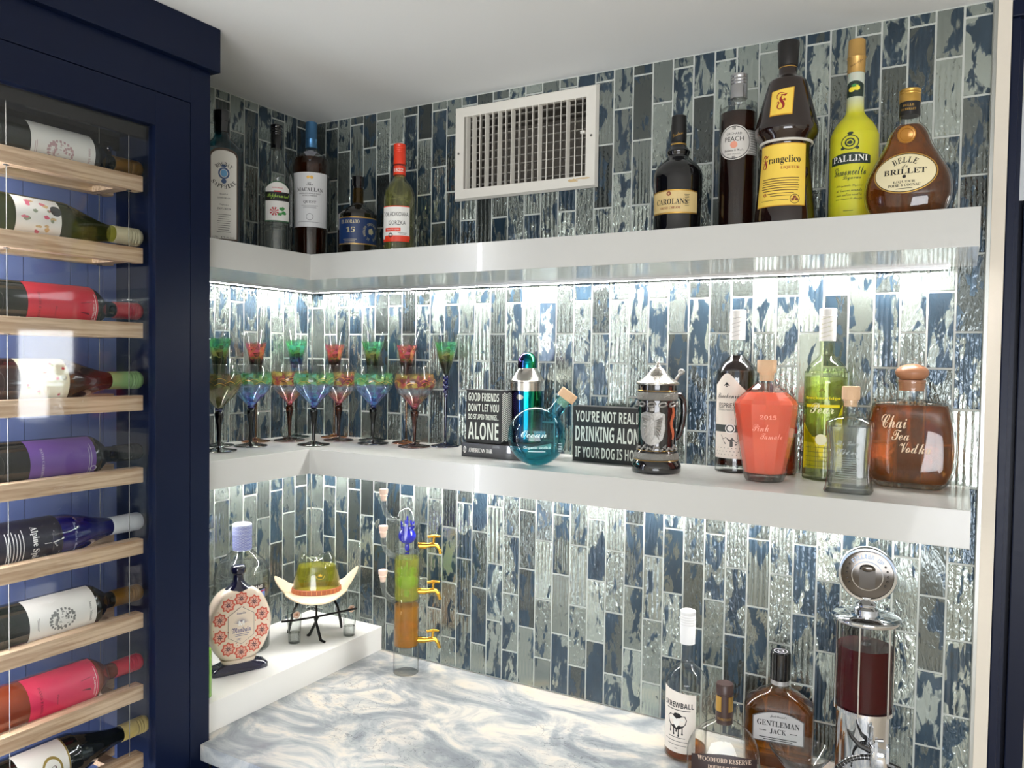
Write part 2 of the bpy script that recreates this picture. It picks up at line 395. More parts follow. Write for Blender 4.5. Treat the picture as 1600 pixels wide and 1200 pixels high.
# wall end: metal tile edging and the painted return
wall_box('trim_1', M('tile_edge_metal', G(176, 178, 174), 0.3, 0.8), XE, 1.5125, -0.009, 0.004, -0.7304, ZC)
q = MB(1.0); q.box(1.5125, 1.532, -0.012, 0.115, -1.65, ZC); structure(q.build('trim_2', M('wall_end_paint', G(222, 214, 200), 0.75, bump=(70, 0.25)), None, False))
# rest of the room, with its windows
def wall_with_window(name, axis, pos, th, a0, a1, w0, w1, s0, s1):
    q = MB(1.0)
    def bx(u0, u1, z0, z1):
        if axis == 'x': q.box(pos, pos + th, u0, u1, z0, z1)
        else: q.box(u0, u1, pos, pos + th, z0, z1)
    bx(a0, w0, -1.65, ZC); bx(w1, a1, -1.65, ZC); bx(w0, w1, -1.65, s0); bx(w0, w1, s1, ZC)
    return structure(q.build(name, WALLP, None, False))
FR = M('window_frame_white', G(240, 240, 238), 0.4)
wall_with_window('wall_right', 'x', 5.4, 0.1, -5.1, 3.2, 1.84, 2.30, -0.68, 0.20)
wall_with_window('wall_front', 'y', -5.0, -0.1, -0.1, 5.4, 1.3, 3.9, -1.55, 0.35)
wall_box('wall_far', M('far_wall_paint', G(244, 242, 238), 0.8), 1.0, 5.4, 3.1, 3.2, -1.65, ZC)
def window(name, axis, pos, u0, u1, z0, z1, n):
    q = MB(1.0); t = 0.035
    def bx(a, b, c, d):
        if axis == 'x': q.box(pos, pos + 0.05, a, b, c, d)
        else: q.box(a, b, pos, pos + 0.05, c, d)
    bx(u0, u1, z0, z0 + t); bx(u0, u1, z1 - t, z1)
    for i in range(n + 1):
        c = u0 + (u1 - u0) * i / n; bx(max(u0, c - t / 2 if 0 < i < n else (u0 if i == 0 else u1 - t)), min(u1, c + t / 2 if 0 < i < n else (u0 + t if i == 0 else u1)), z0 + t, z1 - t)
    return structure(q.build(name, FR, None, False))
window('window_1', 'x', 5.39, 1.84, 2.30, -0.68, 0.20, 1)
window('window_2', 'y', -5.04, 1.3, 3.9, -1.55, 0.35, 3)

# stone worktop
def stone_mat():
    mt, nt, p, o = newmat('worktop_stone'); L = nt.links.new
    tc = node(nt, 'ShaderNodeNewGeometry')
    mp = node(nt, 'ShaderNodeMapping'); mp.inputs['Rotation'].default_value = (0, 0, 0.6); mp.inputs['Scale'].default_value = (5.5, 8.5, 6); L(tc.outputs['Position'], mp.inputs['Vector'])
    n1 = node(nt, 'ShaderNodeTexNoise', i_Scale=1.0, i_Detail=8.0, i_Roughness=0.62, i_Distortion=1.6); L(mp.outputs[0], n1.inputs['Vector'])
    cr_ = node(nt, 'ShaderNodeValToRGB'); e = cr_.color_ramp.elements; e[0].position = 0.30; e[0].color = G(110, 116, 124); e[1].position = 0.72; e[1].color = G(224, 207, 184)
    for ps, c in ((0.43, G(140, 145, 149)), (0.5, G(166, 169, 170)), (0.58, G(200, 195, 186))):
        x = e.new(ps); x.color = c
    L(n1.outputs['Fac'], cr_.inputs[0])
    n2 = node(nt, 'ShaderNodeTexNoise', i_Scale=1.6, i_Detail=6.0, i_Roughness=0.55, i_Distortion=2.2); L(mp.outputs[0], n2.inputs['Vector'])
    sb = node(nt, 'ShaderNodeMath', operation='SUBTRACT'); sb.inputs[1].default_value = 0.5; L(n2.outputs['Fac'], sb.inputs[0])
    ab = node(nt, 'ShaderNodeMath', operation='ABSOLUTE'); L(sb.outputs[0], ab.inputs[0])
    vr = node(nt, 'ShaderNodeMapRange', i_From_Min=0.0, i_From_Max=0.009, i_To_Min=0.8, i_To_Max=0.0); L(ab.outputs[0], vr.inputs['Value'])
    n3 = node(nt, 'ShaderNodeTexNoise', i_Scale=0.7, i_Detail=2.0); L(mp.outputs[0], n3.inputs['Vector'])
    m3 = node(nt, 'ShaderNodeMapRange', i_From_Min=0.45, i_From_Max=0.6); L(n3.outputs['Fac'], m3.inputs['Value'])
    mu = node(nt, 'ShaderNodeMath', operation='MULTIPLY'); L(vr.outputs[0], mu.inputs[0]); L(m3.outputs[0], mu.inputs[1])
    mx = node(nt, 'ShaderNodeMix', data_type='RGBA'); L(mu.outputs[0], mx.inputs[0]); L(cr_.outputs[0], mx.inputs[6]); mx.inputs[7].default_value = G(48, 54, 68)
    L(mx.outputs[2], p.inputs['Base Color']); p.inputs['Roughness'].default_value = 0.28
    return mt
q = MB(1.0)
pts = [(0, 0), (1.507, 0), (1.507, -0.554), (0.2585, -0.554), (0.2585, -0.5315), (0.0, -0.5315)]
q.add([(x, y, z) for z in (ZK - 0.032, ZK) for x, y in pts], [(0, 1, 2, 3, 4, 5), (11, 10, 9, 8, 7, 6)] + [(i, 6 + i, 6 + (i + 1) % 6, (i + 1) % 6) for i in range(6)])
o = q.build('worktop', stone_mat(), None, True, 30, bevel=0.004); props(o, 'grey and cream veined stone worktop running under the shelves', 'worktop')
q = MB(1.0); q.box(0.262, 1.505, -0.53, 0.0, -1.65, ZK - 0.034); o = q.build('base_cabinet', NAVY, None, False); props(o, 'navy base cabinet carrying the veined stone worktop', 'cabinet')

# shelves with their strip lights
LEDM = {}
def led_mat(v):
    if v not in LEDM: LEDM[v] = M('led_strip_%d' % v, (1.0, 0.98, 0.95, 1), 0.5, emit=v)
    return LEDM[v]
ALU = M('led_channel', G(200, 200, 200), 0.35, 0.6)
def corner_shelf(label, z0, z1, led, xr):
    pts = [(0.0, 0.0), (1.4944, 0.0), (1.4944, -0.2555), (0.2415, -0.2555), (0.2415, -0.5315), (0.0, -0.5315)]
    q = MB(1.0); q.add([(x, y, z) for z in (z0, z1) for x, y in pts], [(0, 1, 2, 3, 4, 5), (11, 10, 9, 8, 7, 6)] + [(i, 6 + i, 6 + (i + 1) % 6, (i + 1) % 6) for i in range(6)])
    o = q.build('corner_shelf', SHELF, None, False, bevel=0.0008); props(o, label, 'shelf')
    for (b, c) in (((0.045, xr, -0.036, -0.022), (0.0, xr + .004, -0.041, -0.017)), ((0.022, 0.036, -0.53, -0.022), (0.017, 0.041, -0.531, -0.0))):
        q = MB(1.0); q.box(*b, z0 - 0.0035, z0 - 0.0022); q.build('strip_light', led_mat(led), o, False, label='white glowing strip light')
        q = MB(1.0); q.box(c[0], c[1], c[2], c[2] + .004, z0 - .005, z0) if c[1] - c[0] > .1 else q.box(c[0], c[0] + .004, c[2], c[3], z0 - .005, z0)
        q.box(c[0], c[1], c[3] - .004, c[3], z0 - .005, z0) if c[1] - c[0] > .1 else q.box(c[1] - .004, c[1], c[2], c[3], z0 - .005, z0)
        q.build('light_channel', ALU, o, False)
    return o
corner_shelf('upper white L-shaped floating shelf lined with liqueur bottles', ZU0, ZU1, LED_TOP, 1.448)
corner_shelf('middle white L-shaped floating shelf carrying the coloured goblets', ZM0, ZM1, LED_MID, 1.43)
q = MB(1.0); q.box(0.0, 0.240, -0.531, 0.0, ZK, ZL1); o = q.build('riser_shelf', M('riser_lit_white', G(240, 239, 234), 0.25, coat=0.2), None, False, bevel=0.0008); props(o, 'low white box shelf sitting on the stone worktop at left', 'shelf')  # whiter than the shelves: strip-light glare put into its colour

# air vent
t = thing('air_vent', 'white metal air vent grille high on the tiled wall', 'vent', (0.6265, 0.0, 0.468))
VM = M('vent_white', G(226, 222, 212), 0.45)
q = MB(1.0); a, b, c, d = -0.179, 0.179, -0.107, 0.107; ia, ib, ic, id_ = -0.153, 0.153, -0.082, 0.082; y0, y1 = -0.002, -0.011
def fr(p, r): q.add([(p[0][0], y0, p[0][1]), (p[1][0], y0, p[1][1]), (p[2][0], y1, p[2][1]), (p[3][0], y1, p[3][1]), (r[0][0], y1 + .001, r[0][1]), (r[1][0], y1 + .001, r[1][1]), (r[1][0], 0.0, r[1][1]), (r[0][0], 0.0, r[0][1])], [(0, 1, 2, 3), (3, 2, 5, 4), (4, 5, 6, 7)])
e = .004
fr(((a, c), (b, c), (b - e, c + e), (a + e, c + e)), ((ia, ic), (ib, ic))); fr(((b, c), (b, d), (b - e, d - e), (b - e, c + e)), ((ib, ic), (ib, id_)))
fr(((b, d), (a, d), (a + e, d - e), (b - e, d - e)), ((ib, id_), (ia, id_))); fr(((a, d), (a, c), (a + e, c + e), (a + e, d - e)), ((ia, id_), (ia, ic)))
fo = q.build('frame', VM, t, False)
rv = random.Random(4)
for i in range(18):
    x = ia + 0.0085 + i * (ib - ia - 0.014) / 17.3; an = math.radians(80 if i in (0, 1, 3, 5, 7, 11, 15) else 109 if i > 11 else 103)
    q = MB(1.0, Matrix.Translation((x, -0.004, 0)) @ Matrix.Rotation(an, 4, 'Z')); q.box(-0.0066, 0.0066, -0.0008, 0.0008, ic, id_); q.build('louvre', VM, t, False)
q = MB(1.0)
for i in range(9): z = ic + (i + 0.7) * (id_ - ic) / 9; q.box(ia, ib, 0.010, 0.020, z - 0.0008, z + 0.0008)
q.build('rear_louvres', M('vent_grey', G(150, 146, 138), 0.6), t, False)
q = MB(1.0)
for bb in ((ia, ia + .001, 0, .11, ic, id_), (ib - .001, ib, 0, .11, ic, id_), (ia, ib, 0, .11, ic, ic + .001), (ia, ib, 0, .11, id_ - .001, id_), (ia, ib, .109, .11, ic, id_)): q.box(*bb)
q.build('duct', M('duct_metal', G(92, 86, 78), 0.7), t, False)
for sx in (-1, 1):
    q = MB(1.0); q.ball((sx * 0.166, -0.0115, 0), 0.0028, 0.001, 0.0028, 12, 6); q.build('screw', M('screw', G(120, 118, 112), 0.35, 0.9), t)
q = MB(1.0); q.box(ib - 0.012, ib - 0.002, -0.012, -0.0035, 0.006, 0.012); q.build('lever', VM, t, False)
q = D(flat(y1 + .0008), 0.0003, 1.0)
for (x, z, rx, rz, s) in ((0.03, -0.098, 0.045, 0.0025, 1), (0.125, -0.091, 0.012, 0.006, 2), (0.15, -0.087, 0.02, 0.0018, 3)):
    r = random.Random(s); q.poly([(x + rx * math.cos(k * PI / 9) * r.uniform(.6, 1.1), z + rz * math.sin(k * PI / 9) * r.uniform(.5, 1.2)) for k in range(18)])
q.build('paint_stain', M('tan_stain', G(205, 178, 132), 0.7), fo)

# ================================================================== NAVY WINE CABINET
XC, YR, YO, YL = 0.257, -0.532, -0.646, -1.35
ZO, ZB = 0.394, -1.45
t = thing('wine_cabinet', 'tall navy wine display cabinet with a glass front, left of the tiled corner', 'cabinet', (0, 0, 0))
q = MB(1.0)
q.box(XC - 0.02, XC, YO, -0.5755, ZB, 0.4515); q.box(XC - 0.02, XC, YL, YO, ZO, 0.4515); q.box(XC - 0.02, XC, YL, YL + 0.07, ZB, ZO)
q.build('door_frame', NAVY, t, False, bevel=0.001)
q = MB(1.0); q.box(XC - 0.02, XC, -0.5745, YR, -1.63, 0.52); q.box(XC - 0.02, XC, YL, -0.5745, 0.4530, 0.52); q.box(XC - 0.02, XC, YL, -0.5745, -1.63, ZB); q.build('face_frame', NAVY, t, False, bevel=0.001)
q = MB(1.0); q.box(0.0, 0.271, YL, -0.5205, 0.52, ZC - 0.0005); q.build('crown_board', NAVY, t, False, bevel=0.0015)
q = MB(1.0); q.box(0.0, XC - 0.02, YR - 0.018, YR, -1.63, 0.52); q.build('side_panel', NAVY, t, False)
q = MB(1.0); q.box(0.09, XC - 0.02, -0.612, -0.600, ZB, 0.41); q.build('inner_side_panel', NAVY, t, False)
q = MB(1.0)
yb = [-0.600, -0.638, -0.667, -0.699, -0.78, -0.86, -0.94, -1.02, -1.10, YL]
for a, b in zip(yb, yb[1:]): q.box(0.085, 0.095, b + 0.0008, a - 0.0008, ZB, 0.40)
q.box(0.08, 0.088, YL, -0.6, ZB, 0.40)
q.build('back_panel', NAVYIN, t, False)
q = MB(1.0); q.box(0.085, XC - 0.02, YL, -0.60, 0.400, 0.41); q.build('inner_top', M('cabinet_top_dark', G(40, 42, 48), 0.25), t, False)
DM = M('dark_metal', G(48, 46, 46), 0.25, 0.9)
q = MB(1.0); q.box(0.226, 0.238, YL + .07, YO + 0.02, 0.372, 0.400); q.box(0.095, 0.105, YL + .07, -0.60, 0.376, 0.400); q.build('top_channel', DM, t, False, bevel=0.001)
q = MB(1.0); q.box(0.2440, 0.2480, YL + .07, YO, ZB, ZO); q.build('glass_pane', PANE, t, False)
q = MB(1.0); q.box(0.110, 0.116, -0.652, -0.634, 0.356, 0.386); bt = q.build('bracket', DM, t, False, bevel=0.002)
q = MB(1.0, Matrix.Translation((0.116, -0.6415, 0.371)) @ Matrix.Rotation(PI / 2, 4, 'Y')); q.loft([(0, .0052), (.006, .0052), (.0075, .004)], 20); q.build('stud', CHROME, bt)
STEEL = M('cable_steel', G(120, 118, 112), 0.5, 0.5)
for (x, y) in ((0.226, -0.675), (0.226, -0.875), (0.142, -0.675), (0.142, -0.875)):
    q = MB(1.0); q.tube([(x, y, ZB), (x, y, 0.40)], 0.0006, 6); q.build('cable', STEEL, t)

# oak racks, one below the other on the cables
def oak():
    mt, nt, p, o = newmat('pale_oak'); L = nt.links.new
    tc = node(nt, 'ShaderNodeTexCoord'); mp = node(nt, 'ShaderNodeMapping'); mp.inputs['Scale'].default_value = (240, 9, 160); L(tc.outputs['Object'], mp.inputs['Vector'])
    n = node(nt, 'ShaderNodeTexNoise', i_Scale=1.0, i_Detail=6.0, i_Distortion=0.6); L(mp.outputs[0], n.inputs['Vector'])
    c = node(nt, 'ShaderNodeValToRGB'); c.color_ramp.elements[0].position = 0.3; c.color_ramp.elements[0].color = G(176, 138, 104); c.color_ramp.elements[1].position = 0.62; c.color_ramp.elements[1].color = G(226, 194, 160); L(n.outputs['Fac'], c.inputs[0])
    L(c.outputs[0], p.inputs['Base Color']); p.inputs['Roughness'].default_value = 0.5; return mt
OAK = oak(); CAPM = M('black_ferrule', G(20, 18, 17), 0.4)
def rack():
    t = thing('wine_rack', '', 'rack', (0, 0, 0), 0, 'oak racks hung in the wine cabinet')
    for x0, x1 in ((0.214, 0.236), (0.131, 0.153)):
        q = MB(1.0); q.box(x0, x1, -0.895, -0.655, -0.0265, 0); q.build('rail', OAK, t, False, bevel=0.0012)
    for y in (-0.885, -0.695):
        q = MB(1.0); q.box(0.153, 0.214, y, y + 0.022, -0.0262, -0.0165); q.build('crossbar', OAK, t, False)
    for x in (0.226, 0.142):
        for y in (-0.675, -0.875):
            q = MB(1.0, Matrix.Translation((x, y, -0.0265))); q.loft([(-0.001, .004), (0.001, .0045)], 14); q.build('ferrule', CAPM, t)
    return t
def copy_tree(o, parent=None):
    c = o.copy(); COL.objects.link(c); c.parent = parent
    for ch in list(o.children): copy_tree(ch, c)
    return c
RZ = [0.3065, 0.1825, 0.053, -0.0735, -0.200, -0.326, -0.4575, -0.5855, -0.709]
rlab = ['under the white-labelled bottle at the very top', 'under the pale bottle with the pink petal label', 'under the red-labelled bottle with the red cap', 'under the bottle with the green cap', 'under the purple-labelled bottle',
        'under the cobalt blue bottle', 'under the lower white-labelled bottle with the gold capsule', 'under the pink rose wine bottle', 'under the lowest bottle with the yellow cap']
r0 = rack()
for i, z in enumerate(RZ):
    r = r0 if i == 0 else copy_tree(r0)
    r.location = (0, 0, z); r['label'] = 'pale oak cradle rack ' + rlab[i]

BORD = cr([(0, 30), (2, 35.5), (6, 37), (6, 37), (190, 37), (190, 37), (206, 35), (222, 24), (232, 15.5), (245, 14), (245, 14), (284, 13.6), (284, 13.6), (284, 14.6), (290, 14.6), (290, 14.6), (300, 13.6)])
BURG = cr([(0, 31), (2, 37), (6, 38.5), (6, 38.5), (140, 38.5), (165, 36), (200, 25), (228, 16.5), (245, 14.5), (260, 14), (260, 14), (300, 13.8)])
FLUTE = cr([(0, 30), (2, 34.5), (6, 36), (6, 36), (150, 36), (190, 31), (225, 21), (250, 15.5), (265, 14), (265, 14), (310, 13.5)])
def wine(label, z, prof, glassm, capm, cap0, lab, labm, roll=0, dy=0, neckm=None, captop=None, ridges=True):
    H = prof[-1][0]
    t = thing('wine_bottle', label, 'bottle', (0.1835, -0.627 + dy - H / 1000, z + 0.0221 + (max(p[1] for p in prof) - 37) * .0018), 0, 'wine bottles lying in the navy cabinet')
    t.rotation_euler = Matrix(((math.cos(roll), 0, math.sin(roll)), (0, 1, 0), (-math.sin(roll), 0, math.cos(roll)))).to_euler()
    # local z of the bottle lies along +y; front (-y local) turned to +x
    base = Matrix(((0, -1, 0), (0, 0, 1), (-1, 0, 0)))
    t.rotation_euler = (Matrix.Rotation(roll, 3, 'Y') @ base).to_euler()
    q = MB(); q.loft([p for p in prof if p[0] <= cap0 + 2] + [(cap0 + 2, interp(prof, cap0 + 2, 1) - 2)], 40); q.build('body', glassm, t)
    r = interp(prof, cap0, 1) + 0.7; pr = [(cap0, r - .4), (cap0, r), (H - 22, r + .3), (H - 4, r + .3), (H, r - 1.5), (H + .2, r - 5)]
    if ridges:
        pr = [(cap0, r - .4), (cap0, r), (H - 24, r + .4)] + [x for k in range(3) for x in ((H - 22 + k * 5, r + .5), (H - 21 + k * 5, r - .5), (H - 18 + k * 5, r + .5))] + [(H - 4, r + .5), (H, r - 1.5), (H + .2, r - 5)]
    q = MB(); q.loft(pr, 32); q.build('capsule', capm, t, sharp=50)
    lo = None
    if lab:
        z0, z1, span = lab
        q = D(surf(prof), 0.25); q.rect(0, (z0 + z1) / 2, span, z1 - z0, 36, 10); lo = q.build('label', labm, t)
    return t, surf(prof), lo
DG = M('dark_bottle_glass', G(16, 20, 12), 0.06, coat=0.6); AMBG = M('brown_bottle_glass', G(58, 26, 14), 0.05, coat=0.6)
CREAM = M('cream_paper', G(238, 232, 222), 0.45); GOLDC = M('gold_capsule', G(176, 124, 48), 0.3, 0.6)
def blob(d, x, z, rx, rz, seed, n=14, k=.35):
    r = random.Random(seed); d.poly([(x + rx * math.cos(i * 2 * PI / n) * r.uniform(1 - k, 1 + k * .5), z + rz * math.sin(i * 2 * PI / n) * r.uniform(1 - k, 1 + k * .5)) for i in range(n)]); return d
def map_art(lo, fn, m1, cz=140, s0=0):
    """pale engraved town plan and small type"""
    q = D(fn, 0.45); r = random.Random(3)
    for k in range(70):
        a = r.uniform(0, 2 * PI); d_ = math.sqrt(r.random()); x, z = s0 + 15 * d_ * math.cos(a), cz + 19 * d_ * math.sin(a)
        q.rect(x, z, r.choice((.6, 1, 4, 5)), r.choice((.6, 4, 3)), 2, 1)
    for k in range(20): q.rect(s0 + 16 * math.cos(k * PI / 10), cz + 20 * math.sin(k * PI / 10), 4, 3.4, 2, 1)
    q.lines(s0, cz - 37, 22, 2, 2.6, .7); q.build('engraving', m1, lo)
# labels are read with the bottle lying, so the print runs up the bottle
ROSEM = M('pinkish_engraving', G(196, 160, 158), .6); GREYE = M('grey_engraving', G(120, 118, 112), .6)
t, fn, lo = wine('dark green wine bottle with white label and amber capsule, topmost in the cabinet', RZ[0], BORD, DG, GOLDC, 248, (92, 196, 96), CREAM, 0.25)
map_art(lo, fn, ROSEM, 138); q = D(fn, .45); q.text('Anno Mundi', 0, 186, 34, 4.5, 'serif'); q.build('lettering', ROSEM, lo)
t, fn, lo = wine('pale green-gold wine bottle with pink petal label and cream cap', RZ[1], BURG, liquid('pale_wine', G(128, 130, 56), 0, 1.36), M('cream_cap', G(236, 222, 180), .4), 248, (68, 138, 100), CREAM, 0.25, neckm=None)
r = random.Random(8)
for nm, c, n in (('pink_petals', G(222, 110, 130), 9), ('tan_petals', G(214, 180, 130), 8), ('grey_leaves', G(150, 156, 130), 5)):
    q = D(fn, .45)
    for i in range(n): blob(q, r.uniform(-40, 40), r.uniform(74, 132), r.uniform(2, 5), r.uniform(3, 6), i + n)
    q.build(nm, M(nm, c, .5), lo)
q = D(fn, .6); q.ell(-26, 130, 9); q.build('round_seal', M('seal_grey', G(66, 66, 64), .5), lo)
t, fn, lo = wine('dark wine bottle with a red label and red screw cap, under the petal-label one', RZ[2], BORD, DG, M('red_cap', G(196, 40, 56), .35), 250, (86, 200, 104), M('red_label', G(206, 44, 62), .4), 0.15)
DKRED = M('dark_red_print', G(110, 24, 40), .5)
def skyline(lo, fn):
    q = D(fn, .45); q.poly([(-40, 188), (-40, 200), (44, 200), (44, 176), (30, 176), (26, 186), (8, 186), (4, 170), (-12, 170), (-14, 188)]); q.build('dark_print', DKRED, lo)
    q = D(fn, .6); q.lines(0, 196, 60, 1, 1, .8); q.text('CASTELLO', 4, 192, 30, 3); q.build('white_print', WHITE, lo)
    q = D(fn, .45); q.text('DAVIS FAMILY', 0, 104, 50, 4, 'serif'); q.text('Cuvee', 4, 130, 16, 3.5, 'script'); q.build('small_print', DKRED, lo)
skyline(lo, fn)
t, fn, lo = wine('dark red wine bottle with cream fruit-sketch label and pale green cap', RZ[3], BURG, M('red_wine_glass', G(44, 12, 12), .05, coat=.6), M('green_cap', G(160, 200, 132), .4, .2), 240, (74, 150, 108), M('cream_label_yellow', G(240, 232, 200), .5), 0.1)
for nm, c, n in (('red_fruit', G(214, 60, 66), 9), ('green_fruit', G(150, 170, 90), 6), ('ink', G(70, 66, 60), 8)):
    q = D(fn, .45)
    for i in range(n):
        x, z = (-42 + (i * 37 + n * 11) % 84), 80 + (i * 23 + n * 7) % 64
        if nm == 'ink': q.ell(x, z, 3.4, 4.2, 14, .75)
        else: blob(q, x, z, 2.6, 3, i, 10)
    q.build(nm, M(nm, c, .5), lo)
q = D(fn, .45); q.text('LES GO', 0, 112, 42, 8, None, 0); q.build('lettering', M('ochre_print', G(190, 150, 90), .5), lo)
t, fn, lo = wine('black wine bottle with purple label and black cap, above the cobalt blue one', RZ[4], BORD, M('black_bottle_glass', G(10, 11, 12), .05, coat=.6), M('black_cap', G(58, 58, 60), .2, .5), 252, (88, 196, 100), M('purple_label', G(104, 70, 142), .4), 0.05)
q = D(fn, .45); q.text('DAVIS CABERNET', 0, 108, 56, 4, 'serif'); q.lines(0, 188, 60, 2, 4, .9); q.ell(14, 192, 5, 6, 16, .7); q.build('lettering', M('silver_print', G(180, 176, 186), .4), lo)
t, fn, lo = wine('cobalt blue wine bottle with white mountain label and white cap', RZ[5], FLUTE, M('cobalt_glass', G(18, 20, 96), .05, coat=.7), M('white_cap', G(236, 236, 236), .35), 252, (40, 150, 190), M('blue_black_label', G(16, 18, 40), .35), 0.0, ridges=False)
q = D(fn, .45); q.poly([(-48, 128), (-30, 142), (-18, 136), (-4, 152), (8, 140), (18, 146), (32, 132), (46, 130), (30, 124), (0, 120), (-30, 122)]); q.text('Alpine Spice', 0, 106, 62, 13, 'serif'); q.lines(0, 88, 60, 6, 5, 1.2); q.lines(0, 134, 30, 1, 1, .1)
q.build('lettering', WHITE, lo)
q = D(fn, .5); q.poly([(-20, 136), (-4, 148), (4, 140), (0, 130), (-10, 134)]); q.build('rock_print', M('navy_print', G(20, 24, 60), .4), lo)
q = D(fn, .35); q.text('Sand Castle Winery', 0, 172, 54, 7, 'script'); q.build('upper_lettering', M('lilac_print', G(170, 176, 214), .4), t)
t, fn, lo = wine('dark wine bottle with white label and gold capsule, under the cobalt blue one', RZ[6], BORD, DG, GOLDC, 246, (86, 196, 104), CREAM, -0.05)
map_art(lo, fn, GREYE, 138); q = D(fn, .45); q.text('Anno Mundi', 0, 186, 34, 4.5, 'serif'); q.build('lettering', GREYE, lo)
t, fn, lo = wine('pink rose wine bottle with magenta label and pink-red cap', RZ[7], BORD, M('rose_glass', G(120, 52, 30), .05, coat=.6), M('pink_cap', G(216, 40, 66), .35), 250, (86, 200, 104), M('magenta_label', G(216, 44, 84), .4), -0.1)
skyline(lo, fn)
t, fn, lo = wine('dark wine bottle with gold-rimmed oval crest label and yellow cap, lowest of all', RZ[8], BURG, DG, M('yellow_cap', G(226, 196, 112), .4), 250, (60, 138, 110), CREAM, -0.15, dy=.012)
q = D(fn, .45); q.ell(0, 108, 24, 17, 36, .8); q.rect(0, 136.5, 110, 2.5, 30, 1); q.build('gold_print', M('gold_print', G(150, 126, 60), .4, .5), lo)
q = D(fn, .5); q.text('M', 0, 108, 16, 14, 'frak'); q.text("d'Anco", 30, 108, 28, 9, 'script', PI / 2); q.build('lettering', M('brown_print', G(88, 44, 36), .5), lo)

# ================================================================== BOTTLES AND OBJECTS ON THE SHELVES
def put(name, label, cat, x, y, z, extra=0.0, group=None, rz=None):
    return thing(name, label, cat, (x, y, z), face(x, y, extra) if rz is None else rz, group)
def hull(t, prof, mat, ns=44, name='body', top=False):
    q = MB(); q.loft(prof, ns, (True, top)); return q.build(name, mat, t)
def liq(t, prof, z0, z1, mat, d=1.8, ns=44, name='liquid'):
    q = MB(); q.loft(fill(prof, z0, z1, d), ns); return q.build(name, mat, t)
def cap(t, pr, mat, name='cap', ns=32, label=None):
    q = MB(); q.loft(pr, ns); return q.build(name, mat, t, sharp=35, label=label)
def ridged(z0, z1, r, n=4, g=.5):
    pr = [(z0, r)]
    h = (z1 - z0)
    for k in range(n): a = z0 + h * (.55 + .38 * k / n); pr += [(a, r), (a + .8, r - g), (a + 1.6, r)]
    return pr + [(z1 - 1, r), (z1, r - 1)]
TOPG = 'bottles on the upper shelf'; MIDG = 'bottles on the middle shelf'
AMBER = liquid('amber_spirit', G(206, 130, 44)); WATER = liquid('clear_spirit', (0.97, 0.985, 0.98, 1), body=0.01)

# --- blue gin bottle
P = [(0, 38, 28, 6), (3, 41, 31, 6), (3, 41, 31, 6), (185, 41, 31, 6), (200, 38, 29, 5), (214, 29, 25, 3.2), (226, 18, 17, 2.2), (236, 14, 14, 2), (236, 14, 14, 2), (246, 14, 14, 2)]; P = cr(P)
t = put('gin_bottle', 'square turquoise gin bottle with arched white label, half hidden by the navy cabinet', 'bottle', 0.130, -0.400, ZU1, 8, TOPG)
hull(t, P, thin('turquoise_glass', (0.10, 0.42, 0.50), .5, 1.2)); liq(t, P, 4, 190, liquid('turquoise_fill', G(60, 150, 172)))
cap(t, [(240, 15.5), (262, 15.5), (262, 16.5), (283, 16.5), (285, 15)], BLACKG)
q = D(surf(P), .8); q.rect(0, 100, 56, 172, 16, 12, lambda a: 16 * math.sqrt(max(0, 1 - a * a))); lo = q.build('label', M('label_edge', G(70, 54, 40), .5), t)
q = D(surf(P), 1.1); q.rect(0, 100, 50, 166, 16, 12, lambda a: 14 * math.sqrt(max(0, 1 - a * a))); q.build('label_panel', M('gin_label', G(226, 224, 216), .5), lo)
q = D(surf(P), 1.4); q.text('BOMBAY', 0, 148, 100, 8, 'serif', arc=(21, 90)); q.text('SAPPHIRE', 0, 150, 110, 8, 'serif', arc=(-27, 270)); q.text('Distilled', 0, 108, 16, 3.5, 'script'); q.text('LONDON DRY GIN', 0, 100, 24, 3, 'serif'); q.text('Vapour', 0, 86, 18, 4, 'script'); q.text('INFUSED', 0, 78, 26, 4, 'serif')
q.lines(0, 66, 28, 9, 4.4, .8); q.text('1.75L   47% alc./vol.', 0, 20, 42, 3.4); q.build('lettering', BLACK, lo)
q = D(surf(P), 1.4); q.ell(0, 150, 11, 12, 28, .72); q.ell(0, 134, 5); blob(q, 0, 165, 5, 3.5, 2); q.build('crest', M('crest_navy', G(54, 84, 130), .4), lo)
q = D(surf(P), 1.5); q.ell(0, 150, 6.5, 7.5); q.build('crest_blue', M('crest_blue', G(104, 166, 214), .4), lo)

# --- peppermint schnapps
P = cr([(0, 33), (2, 36), (5, 36), (5, 36), (150, 36), (172, 36), (196, 32), (216, 23), (232, 15), (244, 12.5), (244, 12.5), (262, 12.5)])
t = put('schnapps_bottle', 'clear bottle with black cap and green peppermint label, beside the turquoise bottle', 'bottle', 0.100, -0.221, ZU1, -6, TOPG)
hull(t, P, CLEAR); liq(t, P, 4, 150, WATER); cap(t, ridged(252, 306, 13.4), BLACKG)
fn = surf(P, 0.18)
q = D(fn, .4); q.rect(0, 118, 58, 74, 30, 8, lambda a: 18 * (1 - abs(a) ** 2)); lo = q.build('label', M('green_edge_label', G(48, 92, 60), .45), t)
q = D(fn, .7); q.rect(0, 120, 55, 72, 24, 8, lambda a: 14 * (1 - a * a)); q.build('label_panel', M('white_label', G(232, 230, 224), .5), lo)
q = D(fn, .8); q.rect(0, 138, 56, 20, 24, 3); q.build('black_band', BLACK, lo)
q = D(fn, 1.1); q.text('Peppermint', 2, 138, 50, 13, 'script'); q.build('lettering', M('lime_print', G(170, 208, 80), .5), lo)
